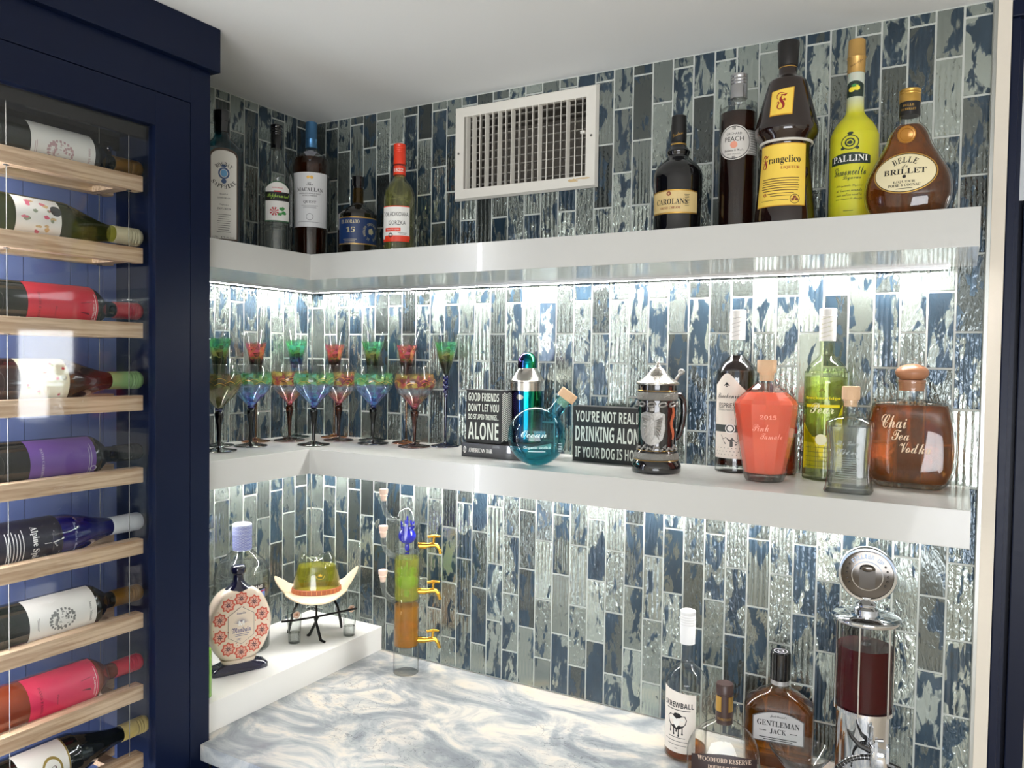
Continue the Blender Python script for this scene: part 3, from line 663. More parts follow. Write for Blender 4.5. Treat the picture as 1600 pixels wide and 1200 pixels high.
q = D(fn, 1.1); q.text('IMPERIAL', 0, 157, 24, 3, 'serif'); q.rect(0, 149, 16, 3, 4, 1); q.build('red_lettering', M('red_print', G(190, 40, 50), .5), lo)
for c, s in (('red_print', 0), ('white_print', 1)):
    q = D(fn, 1.1 + .2 * s)
    for k in range(8):
        a = k * PI / 4 + .2; q.poly([(-7, 104), (-7 + 10 * math.cos(a), 104 + 10 * math.sin(a)), (-7 + 10 * math.cos(a + .42), 104 + 10 * math.sin(a + .42))]) if not s else None
    if not s: q.build('candy_print', _m[c], lo)
q = D(fn, 1.1); blob(q, 10, 110, 7, 5, 1); blob(q, 14, 101, 6, 5, 2); blob(q, 5, 98, 5, 4, 3); q.build('leaf_print', M('leaf_print', G(60, 140, 70), .5), lo)

# --- tall amber whisky with white label
P = cr([(0, 34), (3, 38), (3, 38), (60, 39), (210, 43), (232, 43.5), (248, 39), (258, 26), (266, 15), (276, 12.5), (276, 12.5), (290, 12.5)])
t = put('whisky_bottle', 'tall amber whisky bottle with blue cap and white label in the corner', 'bottle', 0.120, -0.131, ZU1, -4, TOPG)
hull(t, P, CLEAR); liq(t, P, 6, 246, liquid('dark_amber', G(112, 52, 20)))
cap(t, [(272, 13.5), (292, 13.5), (293, 14.2), (294, 13.5), (332, 13.5), (333, 12.5)], M('blue_foil', G(74, 120, 160), .35, .7))
fn = surf(P)
q = D(fn, .4); q.rect(0, 144, 92, 126, 32, 10); lo = q.build('label', M('pearl_label', G(214, 214, 214), .4), t)
q = D(fn, .7); q.text('The', 0, 180, 14, 8, 'script'); q.text('MACALLAN', 0, 167, 62, 9, 'serif'); q.text('HIGHLAND SINGLE MALT', 0, 158, 50, 3, 'serif'); q.text('SCOTCH WHISKY', 0, 153, 34, 3, 'serif'); q.text('QUEST', 0, 138, 29, 7, 'serif'); q.lines(0, 130, 40, 3, 2.6, .6); q.lines(0, 92, 60, 1, 1, .6)
q.ell(0, 104, 8, 8, 24, .9); q.build('lettering', M('dark_grey_print', G(50, 50, 52), .5), lo)
q = D(fn, .7); blob(q, -4, 195, 4, 4, 5); blob(q, 4, 195, 4, 4, 6); q.build('crest', GOLD, lo)
q = MB(); q.add([(-15, -31, 256), (15, -31, 256), (0, -43.5, 232), (0, -26, 262)], [(0, 1, 3), (0, 2, 1)]); q.build('neck_tag', M('silver_tag', G(150, 150, 160), .3, .5), t, False)

# --- small dark rum
P = cr([(0, 42), (3, 45), (3, 45), (92, 45), (108, 42), (120, 28), (128, 15), (136, 11), (136, 11), (168, 10.5)])
t = put('rum_bottle', 'squat dark rum bottle with a blue label, short neck and black stopper', 'bottle', 0.256, -0.120, ZU1, 2, TOPG)
hull(t, P, M('dark_rum_glass', G(14, 12, 10), .05, coat=.6)); cap(t, [(128, 12.5), (166, 12.5)], liquid('neck_amber', G(150, 116, 50)), 'neck'); cap(t, [(160, 12), (172, 12), (172, 14), (193, 14), (194, 12)], BLACKG)
fn = surf(P)
q = D(fn, .4); q.rect(0, 64, 104, 62, 36, 6); lo = q.build('label', GOLD, t)
q = D(fn, .7); q.rect(0, 64, 104, 57, 36, 6); q.build('label_panel', M('royal_label', G(16, 46, 92), .4), lo)
q = D(fn, 1.0); q.text('EL DORADO', -20, 84, 44, 8, 'serif'); q.text('EL DORADO SPECIAL RESERVE', 30, 62, 330, 5.5, 'serif', arc=(18, 90)); blob(q, 30, 63, 7, 8, 3); q.lines(-20, 44, 34, 4, 3.4, .7); q.text('15', -18, 66, 20, 12, 'script'); q.build('lettering', M('pale_gold_print', G(196, 186, 150), .4, .4), lo)

# --- pale vodka with orange-red cap
P = cr([(0, 33), (2, 36), (5, 36), (5, 36), (118, 36), (142, 34), (162, 26), (176, 15), (186, 13), (186, 13), (212, 12.5)])
t = put('vodka_bottle', 'pale yellow vodka bottle with an orange-red screw cap', 'bottle', 0.376, -0.120, ZU1, -14, TOPG)
hull(t, P, CLEAR); liq(t, P, 4, 186, liquid('pale_straw', G(222, 218, 140)))
ORR = M('orange_red', G(226, 62, 34), .35)
cap(t, ridged(208, 253, 13.5), ORR); q = D(surf(P), .8); q.rect(0, 194, 80, 20, 36, 4); lo = q.build('neck_band', ORR, t); q = D(surf(P), 1.1); q.text('1822', 0, 194, 22, 8, 'serif'); q.build('lettering', WHITE, lo)
fn = surf(P)
q = D(fn, .4); q.rect(0, 72, 66, 78, 30, 8); lo = q.build('label', ORR, t)
q = D(fn, .7); q.rect(0, 74, 66, 70, 30, 6); q.build('label_panel', _m['white_label'], lo)
q = D(fn, 1.0); q.text('ŻOŁĄDKOWA', 0, 93, 60, 15); q.text('GORZKA', 4, 74, 38, 9); q.ell(-10, 47, 5, 5, 20, .6); q.lines(16, 52, 20, 2, 3, .7); q.build('lettering', BLACK, lo)
q = D(fn, 1.0); q.rect(-6, 59, 36, 8, 12, 2); q.rect(4, 42, 60, 8, 20, 2); q.build('red_print', ORR, lo)
q = D(fn, 1.3); q.text('TRADYCYJNA', -6, 59, 30, 4); q.build('white_print', WHITE, lo)

# --- dark cream liqueur
P = cr([(0, 39), (3, 43), (5, 44), (5, 44), (30, 42.5), (92, 43.5), (118, 43), (132, 36), (143, 24), (150, 19), (158, 21), (164, 17), (170, 13.5), (170, 13.5), (178, 13)])
t = put('cream_liqueur_bottle', 'round black cream liqueur bottle with a gold and cream label', 'bottle', 1.020, -0.130, ZU1, -10, TOPG)
hull(t, P, BLACKG); cap(t, [(176, 13.8), (206, 13.8), (206, 13.2), (222, 13.2), (223, 12)], M('matt_black_cap', G(22, 21, 22), .35)); q = D(surf(P), .6); q.rect(0, 171, 84, 2.5, 36, 1); q.build('neck_ring', GOLD, t)
fn = surf(P)
q = D(fn, .4); q.rect(0, 61, 92, 40, 36, 6, lambda a: 2 * (1 - a * a)); lo = q.build('label', GOLD, t)
q = D(fn, .7); q.rect(0, 61, 92, 35, 36, 6, lambda a: 2 * (1 - a * a)); q.build('label_panel', M('tan_label', G(214, 188, 130), .45), lo)
q = D(fn, 1.0); q.text('CAROLANS', -4, 62, 58, 10, 'serif'); q.lines(24, 74, 10, 8, 2.8, .7); q.build('lettering', BLACK, lo)
q = D(fn, 1.0); q.text('IRISH CREAM', -6, 51, 36, 4, 'serif'); q.ell(-8, 76, 4, 4, 20, .4); q.build('brown_lettering', M('rust_print', G(140, 70, 46), .5), lo)
q = D(surf([(176, 13.8), (230, 13.8)]), .3); q.text('Carolans', 0, 188, 20, 6, 'script', .3); q.build('cap_lettering', GOLD, t)

# --- orchard liqueur
P = cr([(0, 29), (2, 32), (5, 32), (5, 32), (212, 32), (222, 30), (227, 20), (230, 12), (230, 12), (246, 11.5)])
t = put('peach_liqueur_bottle', 'slim cylindrical brown liqueur bottle with silver cap and round label', 'bottle', 1.124, -0.120, ZU1, -8, TOPG)
hull(t, P, CLEAR); liq(t, P, 5, 214, liquid('plum_brown', G(84, 40, 22))); cap(t, ridged(241, 283, 14.6, 3), M('silver_cap', G(176, 176, 178), .25, .8))
fn = surf(P)
q = D(fn, .4); q.rect(24, 158, 84, 42, 36, 4); lo = q.build('label', M('silver_band', G(160, 158, 152), .4, .3), t)
q = D(fn, .6)
for k in range(9): q.rect(44, 141 + k * 4.2, 44, .8, 16, 1)
q.build('band_lines', WHITE, lo)
q = D(fn, .8); q.ell(-2, 158, 29, 30, 40); q.build('label_disc', M('pale_label', G(206, 202, 196), .5), lo)
q = D(fn, 1.1); q.ell(-2, 158, 27, 28, 40, .96); q.text('ORCHARD', -2, 173, 26, 4); q.text('PEACH', -2, 164, 32, 8); q.text('Rothman & Winter', -2, 145, 34, 4, 'script'); q.text('FRUIT LIQUEUR', -2, 138, 22, 2.5)
for a in (-4, -2, 0): q.rect(a, 182, 1, 5, 2, 1); q.rect(a, 132, 1, 5, 2, 1)
q.build('lettering', BLACK, lo)
q = D(fn, 1.1); q.ell(-2, 154, 6); q.build('peach_print', M('peach_print', G(224, 150, 124), .5), lo)

# --- monk-shaped hazelnut liqueur
P = cr([(0, 44), (3, 48), (6, 49), (6, 49), (30, 48), (80, 43), (120, 39), (142, 39), (142, 39), (150, 44), (160, 50), (170, 51), (180, 49), (215, 40), (245, 32), (252, 28), (257, 19), (262, 15.5), (270, 14.5), (270, 14.5), (284, 14.5)])
t = put('hazelnut_liqueur_bottle', 'tall monk-shaped dark brown bottle with yellow labels and black stopper', 'bottle', 1.210, -0.140, ZU1, -12, TOPG)
hull(t, P, M('monk_brown_glass', G(30, 14, 10), .05, coat=.7))
cap(t, [(276, 15.5), (280, 16), (284, 16), (314, 17.8), (316, 17)], M('black_stopper', G(24, 22, 22), .4))
q = MB()
q.tube([(41 * math.cos(a * PI / 20), 41 * math.sin(a * PI / 20), 146) for a in range(40)], 2.4, 8, True); q.build('rope', M('white_rope', G(226, 222, 212), .6, bump=(900, .6)), t)
q = D(surf(P), .3); q.rect(0, 277, 90, 1.2, 36, 1); q.rect(0, 273, 90, 1.2, 36, 1); q.build('neck_rings', GOLD, t)
fn = surf(P)
YEL = M('yellow_label', G(244, 208, 84), .45)
q = D(fn, .5); q.rect(0, 88, 86, 104, 32, 10); lo = q.build('label', M('amber_rim', G(206, 150, 40), .4), t)
q = D(fn, .8); q.rect(0, 88, 84, 101, 32, 10); q.build('label_panel', YEL, lo)
q = D(fn, 1.1); q.text('rangelico', 6, 112, 52, 15, 'serif'); q.build('lettering', BLACK, lo)
q = D(fn, 1.1); q.text('F', -27, 112, 12, 24, 'frak'); q.text('LIQUEUR', 16, 99, 30, 5.5, 'serif'); q.text('G', -24, 56, 6, 6, 'frak'); q.build('red_lettering', M('crimson_print', G(150, 32, 34), .5), lo)
q = D(fn, 1.1); q.lines(0, 82, 64, 6, 4, 1.5, .2, 4); q.lines(2, 57, 44, 2, 4, 1.2); q.lines(-8, 46, 48, 1, 4, .8); q.ell(25, 47, 8, 8, 24, .86); q.build('small_print', M('brown_small_print', G(110, 80, 40), .5), lo)
q = D(fn, 1.1); blob(q, 22, 46, 3, 3, 1); blob(q, 28, 46, 3, 3, 2); blob(q, 25, 50, 3, 2.5, 3); q.build('nut_print', M('nut_brown', G(130, 60, 40), .5), lo)
q = D(fn, .5); q.rect(0, 206, 37, 46, 12, 6, lambda a: 2.5 * a); lo = q.build('crest_label', M('amber_rim', 0), t)
q = D(fn, .8); q.rect(0, 206.5, 34, 43, 12, 6, lambda a: 2.5 * a); q.build('crest_panel', YEL, lo)
q = D(fn, 1.1); q.text('F', 0, 208, 17, 30, 'frak'); q.build('crest_lettering', _m['crimson_print'], lo)

# --- frosted limoncello
P = cr([(0, 34), (2, 37), (5, 37.5), (5, 37.5), (140, 37.5), (158, 36), (174, 29), (186, 19), (194, 14.5), (205, 13.4), (205, 13.4), (262, 12.8)])
t = put('limoncello_bottle', 'tall frosted yellow limoncello bottle with gold capped long neck', 'bottle', 1.312, -0.105, ZU1, -10, TOPG)
def frosted():
    mt, nt, p, o = newmat('frosted_lemon'); L = nt.links.new
    tc = node(nt, 'ShaderNodeTexCoord'); sx = node(nt, 'ShaderNodeSeparateXYZ'); L(tc.outputs['Object'], sx.inputs[0])
    mr = node(nt, 'ShaderNodeMapRange', i_From_Min=.19, i_From_Max=.222); L(sx.outputs[2], mr.inputs['Value'])
    mx = node(nt, 'ShaderNodeMix', data_type='RGBA'); mx.inputs[6].default_value = G(208, 204, 40); mx.inputs[7].default_value = G(196, 204, 190); L(mr.outputs[0], mx.inputs[0])
    L(mx.outputs[2], p.inputs['Base Color']); p.inputs['Roughness'].default_value = .45; p.inputs['Subsurface Weight'].default_value = .25; p.inputs['Subsurface Scale'].default_value = .01; return mt
hull(t, P, frosted(), name='body')
q = MB(); q.loft([(258, 13.8), (282, 14), (284, 15), (286, 14), (312, 13.2), (313, 12)], 32); cp = q.build('cap', M('satin_gold', G(198, 158, 92), .35, .6), t)
q = D(surf([(250, 14), (320, 14)]), .3); q.text('Giuseppe', 3, 272, 22, 5, 'script', .5); q.build('cap_lettering', _m['brown_small_print'], cp)
fn = surf(P)
DKG = M('dark_green_print', G(30, 48, 40), .5)
q = D(fn, .3); q.rect(0, 228, 34, 20, 20, 4, lambda a: 6 * (1 - a * a)); lo = q.build('neck_label', DKG, t)
q = D(fn, .6); blob(q, -4, 230, 5, 4.5, 2, k=.1); blob(q, 4, 232, 5, 4.5, 3, k=.1); q.build('lemon_print', M('lemon_print', G(240, 220, 60), .5), lo)
q = D(fn, .7); blob(q, 1, 236, 6, 2.5, 6); q.build('leaf_print', _m['leaf_print'], lo)
q = D(fn, .3); q.rect(0, 110, 66, 13, 24, 4, lambda a: 5 * (1 - a * a)); lo = q.build('name_band', DKG, t)
q = D(fn, .6); q.text('PALLINI', 0, 112.5, 56, 10, 'serif'); q.build('lettering', WHITE, lo)
q = D(fn, .3); q.text('Limoncello', 0, 92, 52, 14, 'script'); q.text('Liqueur', 4, 80, 28, 8, 'script'); q.text("L'Originale Liquore", 0, 68, 42, 4.5, 'script'); q.text('al limone secondo', 0, 61, 40, 4.5, 'script'); q.text('una antica ricetta', 0, 54, 40, 4.5, 'script'); q.text('con i limoni di Amalfi', 0, 47, 42, 4.5, 'script'); q.lines(0, 28, 16, 1, 1, .8)
q.ell(0, 138, 14, 12, 30, .88); q.ell(0, 138, 8, 7, 30, .7); blob(q, 0, 138, 5, 3, 4); blob(q, 0, 152, 5, 3, 5); blob(q, -11, 129, 4, 3, 7); blob(q, 11, 129, 4, 3, 8); q.build('script_print', DKG, t)

# --- pear cognac
P = cr([(0, 40, 24), (3, 44, 26), (3, 44, 26), (16, 55, 31), (34, 61, 34), (52, 61.5, 34), (72, 57, 32), (95, 45, 27), (115, 34, 23), (132, 28, 21), (142, 22, 18), (150, 15, 15), (156, 14, 14), (156, 14, 14), (166, 14, 14)])
t = put('cognac_bottle', 'pear-shaped amber cognac bottle with gold cap and cream oval label', 'bottle', 1.397, -0.168, ZU1, -8, TOPG)
hull(t, P, CLEAR); liq(t, P, 6, 145, liquid('cognac', G(196, 112, 36)), 2.5)
cap(t, [(160, 15), (182, 14.5)], BLACK, 'neck_band'); cap(t, ridged(180, 200, 15.2, 2), GOLD)
q = D(surf([(160, 14.8), (190, 14.8)]), .3); q.text('BELLE', 0, 174, 16, 3, 'serif'); q.text('DE BRILLET', 0, 168, 22, 3, 'serif'); q.build('neck_lettering', GOLD, t)
fn = surf(P)
q = D(fn, .6); q.ell(0, 68, 44, 31, 44); lo = q.build('label', GOLD, t)
q = D(fn, .9); q.ell(0, 68, 42.4, 29.4, 44); q.build('label_rim', BLACK, lo)
q = D(fn, 1.2); q.ell(0, 68, 41.4, 28.4, 44); q.build('label_panel', M('cream_oval', G(228, 216, 176), .45), lo)
q = D(fn, 1.5); q.text('BELLE', 0, 55, 64, 9, 'serif', arc=(33, 90)); q.text('de', 0, 78, 8, 5, 'script'); q.text('BRILLET', 0, 70, 58, 8, 'serif'); q.ell(0, 62, 2.6); q.text('LIQUEUR', 0, 54, 30, 4, 'serif'); q.text('POIRE & COGNAC', 0, 49, 44, 4, 'serif'); q.lines(0, 44, 24, 1, 1, .8); q.build('lettering', BLACK, lo)
q = MB(1e-3, Matrix.Translation((0, -23.5, 127)) @ Matrix.Rotation(PI / 2, 4, 'X') @ Matrix.Rotation(.22, 4, 'X')); q.loft([(-2, 13), (1, 13), (2, 11.5), (2, 9.5), (1.2, 9), (2.2, 5), (2.4, 1)], 28); q.build('wax_seal', M('amber_seal', G(170, 116, 40), .2, .3), t)

# ------------------------------------------------------------------ coloured glasses on the middle shelf
def stained(name, bands, alpha=0.9, ns_=60):
    """clear glass painted in bands by height: (z, colour, paint) stops in metres, colour patches broken up by noise"""
    if name in _m: return _m[name]
    mt, nt, p, o = newmat(name); nt.nodes.remove(p); L = nt.links.new
    tc = node(nt, 'ShaderNodeTexCoord'); sx = node(nt, 'ShaderNodeSeparateXYZ'); L(tc.outputs['Object'], sx.inputs[0])
    n = node(nt, 'ShaderNodeTexVoronoi', i_Scale=110.0); L(tc.outputs['Object'], n.inputs['Vector'])
    n2 = node(nt, 'ShaderNodeTexNoise', i_Scale=70.0, i_Detail=2.0); L(tc.outputs['Object'], n2.inputs['Vector'])
    mm = node(nt, 'ShaderNodeMath', operation='MULTIPLY_ADD'); mm.inputs[1].default_value = .012; L(n2.outputs['Fac'], mm.inputs[0]); L(sx.outputs[2], mm.inputs[2])
    z0, z1 = bands[0][0], bands[-1][0]
    mr = node(nt, 'ShaderNodeMapRange', i_From_Min=z0 + .006, i_From_Max=z1 + .006); L(mm.outputs[0], mr.inputs['Value'])
    c = node(nt, 'ShaderNodeValToRGB'); e = c.color_ramp.elements; c.color_ramp.interpolation = 'LINEAR'
    while len(e) < len(bands): e.new(.5)
    a = node(nt, 'ShaderNodeValToRGB'); f = a.color_ramp.elements
    while len(f) < len(bands): f.new(.5)
    for i, b in enumerate(bands):
        ps = (b[0] - z0) / (z1 - z0); e[i].position = ps; e[i].color = b[1]; f[i].position = ps; f[i].color = (b[2],) * 3 + (1,)
    L(mr.outputs[0], c.inputs[0]); L(mr.outputs[0], a.inputs[0])
    hs = node(nt, 'ShaderNodeHueSaturation'); L(c.outputs[0], hs.inputs['Color'])
    sc_ = node(nt, 'ShaderNodeSeparateColor'); L(n.outputs['Color'], sc_.inputs[0])
    h = node(nt, 'ShaderNodeMapRange', i_To_Min=.42, i_To_Max=.58); L(sc_.outputs[0], h.inputs['Value']); L(h.outputs[0], hs.inputs['Hue'])
    hs.inputs['Saturation'].default_value = .82
    v = node(nt, 'ShaderNodeMapRange', i_To_Min=.3, i_To_Max=1.0); L(sc_.outputs[1], v.inputs['Value']); L(v.outputs[0], hs.inputs['Value'])
    tr = node(nt, 'ShaderNodeBsdfTransparent'); L(hs.outputs[0], tr.inputs['Color'])
    lw = node(nt, 'ShaderNodeLayerWeight', i_Blend=.5)
    rp = node(nt, 'ShaderNodeMapRange', i_From_Min=.72, i_From_Max=1.0, i_To_Min=.98, i_To_Max=.6); L(lw.outputs['Facing'], rp.inputs['Value'])
    cl = node(nt, 'ShaderNodeBsdfTransparent'); cc = node(nt, 'ShaderNodeCombineColor'); [L(rp.outputs[0], cc.inputs[i]) for i in range(3)]; L(cc.outputs[0], cl.inputs['Color'])
    pd = node(nt, 'ShaderNodeBsdfPrincipled', i_Roughness=.15); L(hs.outputs[0], pd.inputs['Base Color'])
    mp = node(nt, 'ShaderNodeMixShader', i_0=.38); L(tr.outputs[0], mp.inputs[1]); L(pd.outputs[0], mp.inputs[2])
    ma = node(nt, 'ShaderNodeMixShader'); L(a.outputs[0], ma.inputs[0]); L(cl.outputs[0], ma.inputs[1]); L(mp.outputs[0], ma.inputs[2])
    gl = node(nt, 'ShaderNodeBsdfGlossy', i_Roughness=.03); fr = fres(nt)
    ms = node(nt, 'ShaderNodeMixShader'); L(fr.outputs[0], ms.inputs[0]); L(ma.outputs[0], ms.inputs[1]); L(gl.outputs[0], ms.inputs[2]); L(ms.outputs[0], o.inputs['Surface'])
    _m[name] = mt; return mt
RED, YLW, BLU, GRN, DGN, AMB, VIO, TEAL = G(200, 28, 34), G(226, 190, 40), G(44, 100, 200), G(70, 200, 120), G(34, 84, 70), G(214, 150, 30), G(90, 50, 60), G(40, 140, 140)
GB = {'blue': stained('goblet_blue_green', [(.088, G(30, 80, 210), 1), (.118, G(70, 130, 220), .8), (.134, G(120, 160, 220), .65), (.142, G(150, 220, 120), 1), (.163, GRN, .9), (.166, GRN, 0), (.19, GRN, 0)]),
      'red': stained('goblet_red_amber', [(.088, RED, 1), (.112, G(190, 130, 90), .8), (.128, G(150, 180, 210), .7), (.136, AMB, 1), (.152, G(190, 60, 40), .9), (.164, YLW, .8), (.167, YLW, 0), (.19, YLW, 0)]),
      'olive': stained('goblet_olive', [(.088, G(90, 100, 60), 1), (.12, G(150, 150, 60), .8), (.160, G(180, 170, 60), .9), (.164, YLW, 0), (.19, YLW, 0)])}
GP = cr([(88, 5), (92, 8), (104, 19), (120, 34), (134, 43), (148, 46), (160, 44.5), (174, 40), (182, 37.5), (182, 37.5), (182.8, 37), (182, 36)])
def goblet(kind, label, x, y):
    t = put('goblet', label, 'goblet', x, y, ZM1, 0, 'balloon goblets on the middle shelf')
    q = MB(); q.loft(GP, 40, (True, False)); q.build('bowl', GB[kind], t)
    col = {'blue': G(26, 84, 78), 'red': G(200, 120, 16), 'olive': G(60, 66, 40)}[kind]
    sm = thin('stem_' + kind, tuple(c * .6 for c in col[:3]), .25, .9)
    q = MB(); q.ball((0, 0, 88), 8.5, 8.5, 5.5, 20, 10); q.build('knop', thin('knop_' + ('red' if kind == 'red' else 'blue'), (.5, .02, .03) if kind == 'red' else (.02, .1, .6), .4, 1.8), t)
    q = MB(); q.loft(cr([(4, 5), (10, 3.6), (30, 4), (55, 5.6), (72, 8.6), (80, 9), (84, 6), (86, 4)]), 20); q.build('stem', sm, t)
    q = MB(); q.loft([(0, 34), (.6, 36), (1.6, 36.5), (2.6, 35.5), (5, 18), (9, 5), (11, 3)], 40); q.build('foot', thin('foot_' + kind, tuple(min(1, c * .6 + .01) for c in col[:3]), .3, 1.3), t)
    q = D(lambda a, b, o_: ((interp(GP, b, 1) + .3) * math.sin(a), -(interp(GP, b, 1) + .3) * math.cos(a), b), 0); r = random.Random(int(x * 999))
    for k in range(9):
        a0 = r.uniform(-1.5, 1.5); z0 = r.uniform(138, 150); n = 14
        for i in range(n):
            u = i / n; q.add([q.pt(a0 + .5 * u * 1, z0 + 5 * math.sin(u * PI)), q.pt(a0 + .5 * (u + 1 / n), z0 + 5 * math.sin((u + 1 / n) * PI)), q.pt(a0 + .5 * (u + 1 / n), z0 + 5 * math.sin((u + 1 / n) * PI) + .6), q.pt(a0 + .5 * u, z0 + 5 * math.sin(u * PI) + .6)], [(0, 1, 2, 3)])
    q.build('gold_lines', GOLD, t)
for a in (('olive', 'olive green balloon goblet cut off by the navy cabinet edge', .120, -.397), ('blue', 'blue and green balloon goblet, first from the navy cabinet', .102, -.295), ('red', 'red and amber balloon goblet with red knop, left of the shelf corner', .082, -.159),
          ('blue', 'blue and green balloon goblet standing at the shelf corner', .194, -.194), ('red', 'red and amber balloon goblet just right of the shelf corner', .173, -.088), ('blue', 'teal and blue balloon goblet between two amber ones, right of the corner', .284, -.093), ('red', 'red and amber balloon goblet farthest right in the row', .399, -.086)): goblet(*a)
CB = {'gy': stained('cone_green', [(.115, BLU, 1), (.15, DGN, 1), (.19, G(50, 60, 40), 1), (.208, G(130, 160, 60), 1), (.226, G(30, 180, 120), .95), (.238, GRN, .8), (.241, GRN, 0), (.265, GRN, 0)]),
      'ry': stained('cone_red', [(.115, VIO, 1), (.15, G(30, 24, 30), 1), (.19, G(70, 40, 30), 1), (.205, AMB, 1), (.222, G(200, 40, 40), .95), (.230, RED, .8), (.233, RED, 0), (.265, RED, 0)]),
      'gb': stained('cone_green_blue', [(.115, BLU, 1), (.15, G(20, 60, 160), 1), (.195, G(24, 70, 120), 1), (.21, G(60, 150, 90), 1), (.226, G(60, 210, 160), .95), (.240, GRN, .8), (.243, GRN, 0), (.265, GRN, 0)])}
def cone(kind, stem, label, x, y, beads=False):
    t = put('cone_glass', label, 'glass', x, y, ZM1, 0, 'tall cone glasses behind the goblets')
    z0 = 165 if beads else 118
    q = MB(); q.loft(cr([(z0, 4), (z0 + 8, 8), (200, 17), (230, 24), (265, 33)]), 36, (True, False)); q.build('bowl', CB[kind], t)
    col = {'gold': (.62, .34, .03), 'blue': (.02, .10, .30), 'green': (.05, .16, .13)}[stem]
    sm = thin('cone_stem_' + stem, col, .4, 1.6)
    if beads:
        q = MB()
        for z, r_ in ((158, 8), (147, 6.5), (137, 8.5), (126, 6.5), (117, 5)): q.ball((0, 0, z), r_, r_, 6, 18, 8)
        q.build('beads', thin('bead_blue', (.02, .08, .5), .4, 1.8), t)
    q = MB(); q.loft([(4, 4.5), (12, 2.9), (60, 2.8), (z0 - (52 if beads else 2), 4)], 16); q.build('stem', sm, t)
    q = MB(); q.loft([(0, 31), (.6, 32.5), (1.6, 33), (2.6, 32), (5, 15), (9, 5), (11, 3)], 36); q.build('foot', thin('cone_foot_' + stem, tuple(min(1, c * 1.1 + .02) for c in col), .3, 1.3), t)
for a in (('gy', 'green', 'green and blue cone glass cut off by the navy cabinet edge', .041, -.331), ('ry', 'gold', 'red and yellow cone glass with gold stem, nearest the cabinet', .037, -.222), ('gb', 'green', 'green and blue cone glass left of the tiled corner', .037, -.093),
          ('ry', 'gold', 'red cone glass directly right of the tiled corner', .112, -.037), ('gy', 'green', 'green and blue cone glass between two red ones', .234, -.037), ('ry', 'gold', 'red and yellow cone glass with gold stem, right of the green one', .338, -.037), ('gy', 'blue', 'green cone glass with beaded blue stem at the right end',   .450, -.036, True)): cone(*a)

# ------------------------------------------------------------------ middle of the middle shelf
PRINTW = M('distressed_white_print', G(214, 218, 206), .6)
SIGNB = M('sign_black_wood', G(22, 22, 21), .55)
t = thing('book', 'black hardback bar book lying flat under the block sign', 'book', (0.577, -0.160, ZM1))
q = MB(1.0); q.box(0, .150, 0, .005, 0, .0285); q.box(0, .150, .005, .125, 0, .003); q.box(0, .150, .005, .125, .0255, .0285); q.build('cover', M('book_cover', G(24, 23, 24), .35, coat=.4), t, False, bevel=.0008)
q = MB(1.0); q.box(.003, .147, .005, .122, .003, .0255); q.build('pages', M('paper_pages', G(226, 220, 205), .8), t, False)
q = D(flat(0, 0, 14.2), .3); q.text('AMERICAN BAR', 46, 0, 58, 8.5, 'serif'); q.ell(8, 0, 3.4, 7, 24, .8); q.rect(8, 0, 1.2, 12, 1, 1); q.rect(5.5, -3, 3, .8, 1, 1); q.rect(10.5, 3, 3, .8, 1, 1); q.build('lettering', WHITE, t)
t = thing('block_sign', 'small black block sign about good friends, standing on the bar book', 'sign', (0.580, -0.150, ZM1 + .0287))
q = MB(1.0); q.box(0, .0865, 0, .042, 0, .110); q.build('block', SIGNB, t, False, bevel=.0012)
q = D(flat(0, 43, 0), .3)
for s_, z, w_, h in (('GOOD FRIENDS', 95, 74, 17), ("DON'T LET YOU", 73, 74, 16), ('DO STUPID THINGS...', 54, 74, 11), ('ALONE', 25, 74, 36)): q.text(s_, 0, z, w_, h, 'bold')
q.build('lettering', PRINTW, t)
q = D(lambda s_, z, o_: (86.5 + o_, s_, z), .3)
for k in range(26):
    z = k * 4.3
    for a, b, d in ((1.5, 11, 1), (11, 21, -1), (21, 31, 1), (31, 40.5, -1)):
        za, zb = (z, z + 5) if d > 0 else (z + 5, z)
        if max(za, zb) + 2 < 109 and min(za, zb) > 1: q.add([q.pt(a, za), q.pt(b, zb), q.pt(b, zb + 1.9), q.pt(a, za + 1.9)], [(0, 1, 2, 3)])
q.build('zigzag_pattern', PRINTW, t)
t = thing('box_sign', 'wide black box sign about drinking alone, partly behind the stein', 'sign', (0.799, -0.090, ZM1))
q = MB(1.0); q.box(0, .157, 0, .040, 0, .111); q.build('block', SIGNB, t, False, bevel=.0012)
q = D(flat(0, 78.5, 0), .3)
for s_, z, w_, h in (("YOU'RE NOT REALLY", 91, 145, 22), ('DRINKING ALONE', 56, 145, 31), ('IF YOUR DOG IS HOME', 19, 145, 22)): q.text(s_, 0, z, w_, h, 'bold')
q.build('lettering', PRINTW, t)

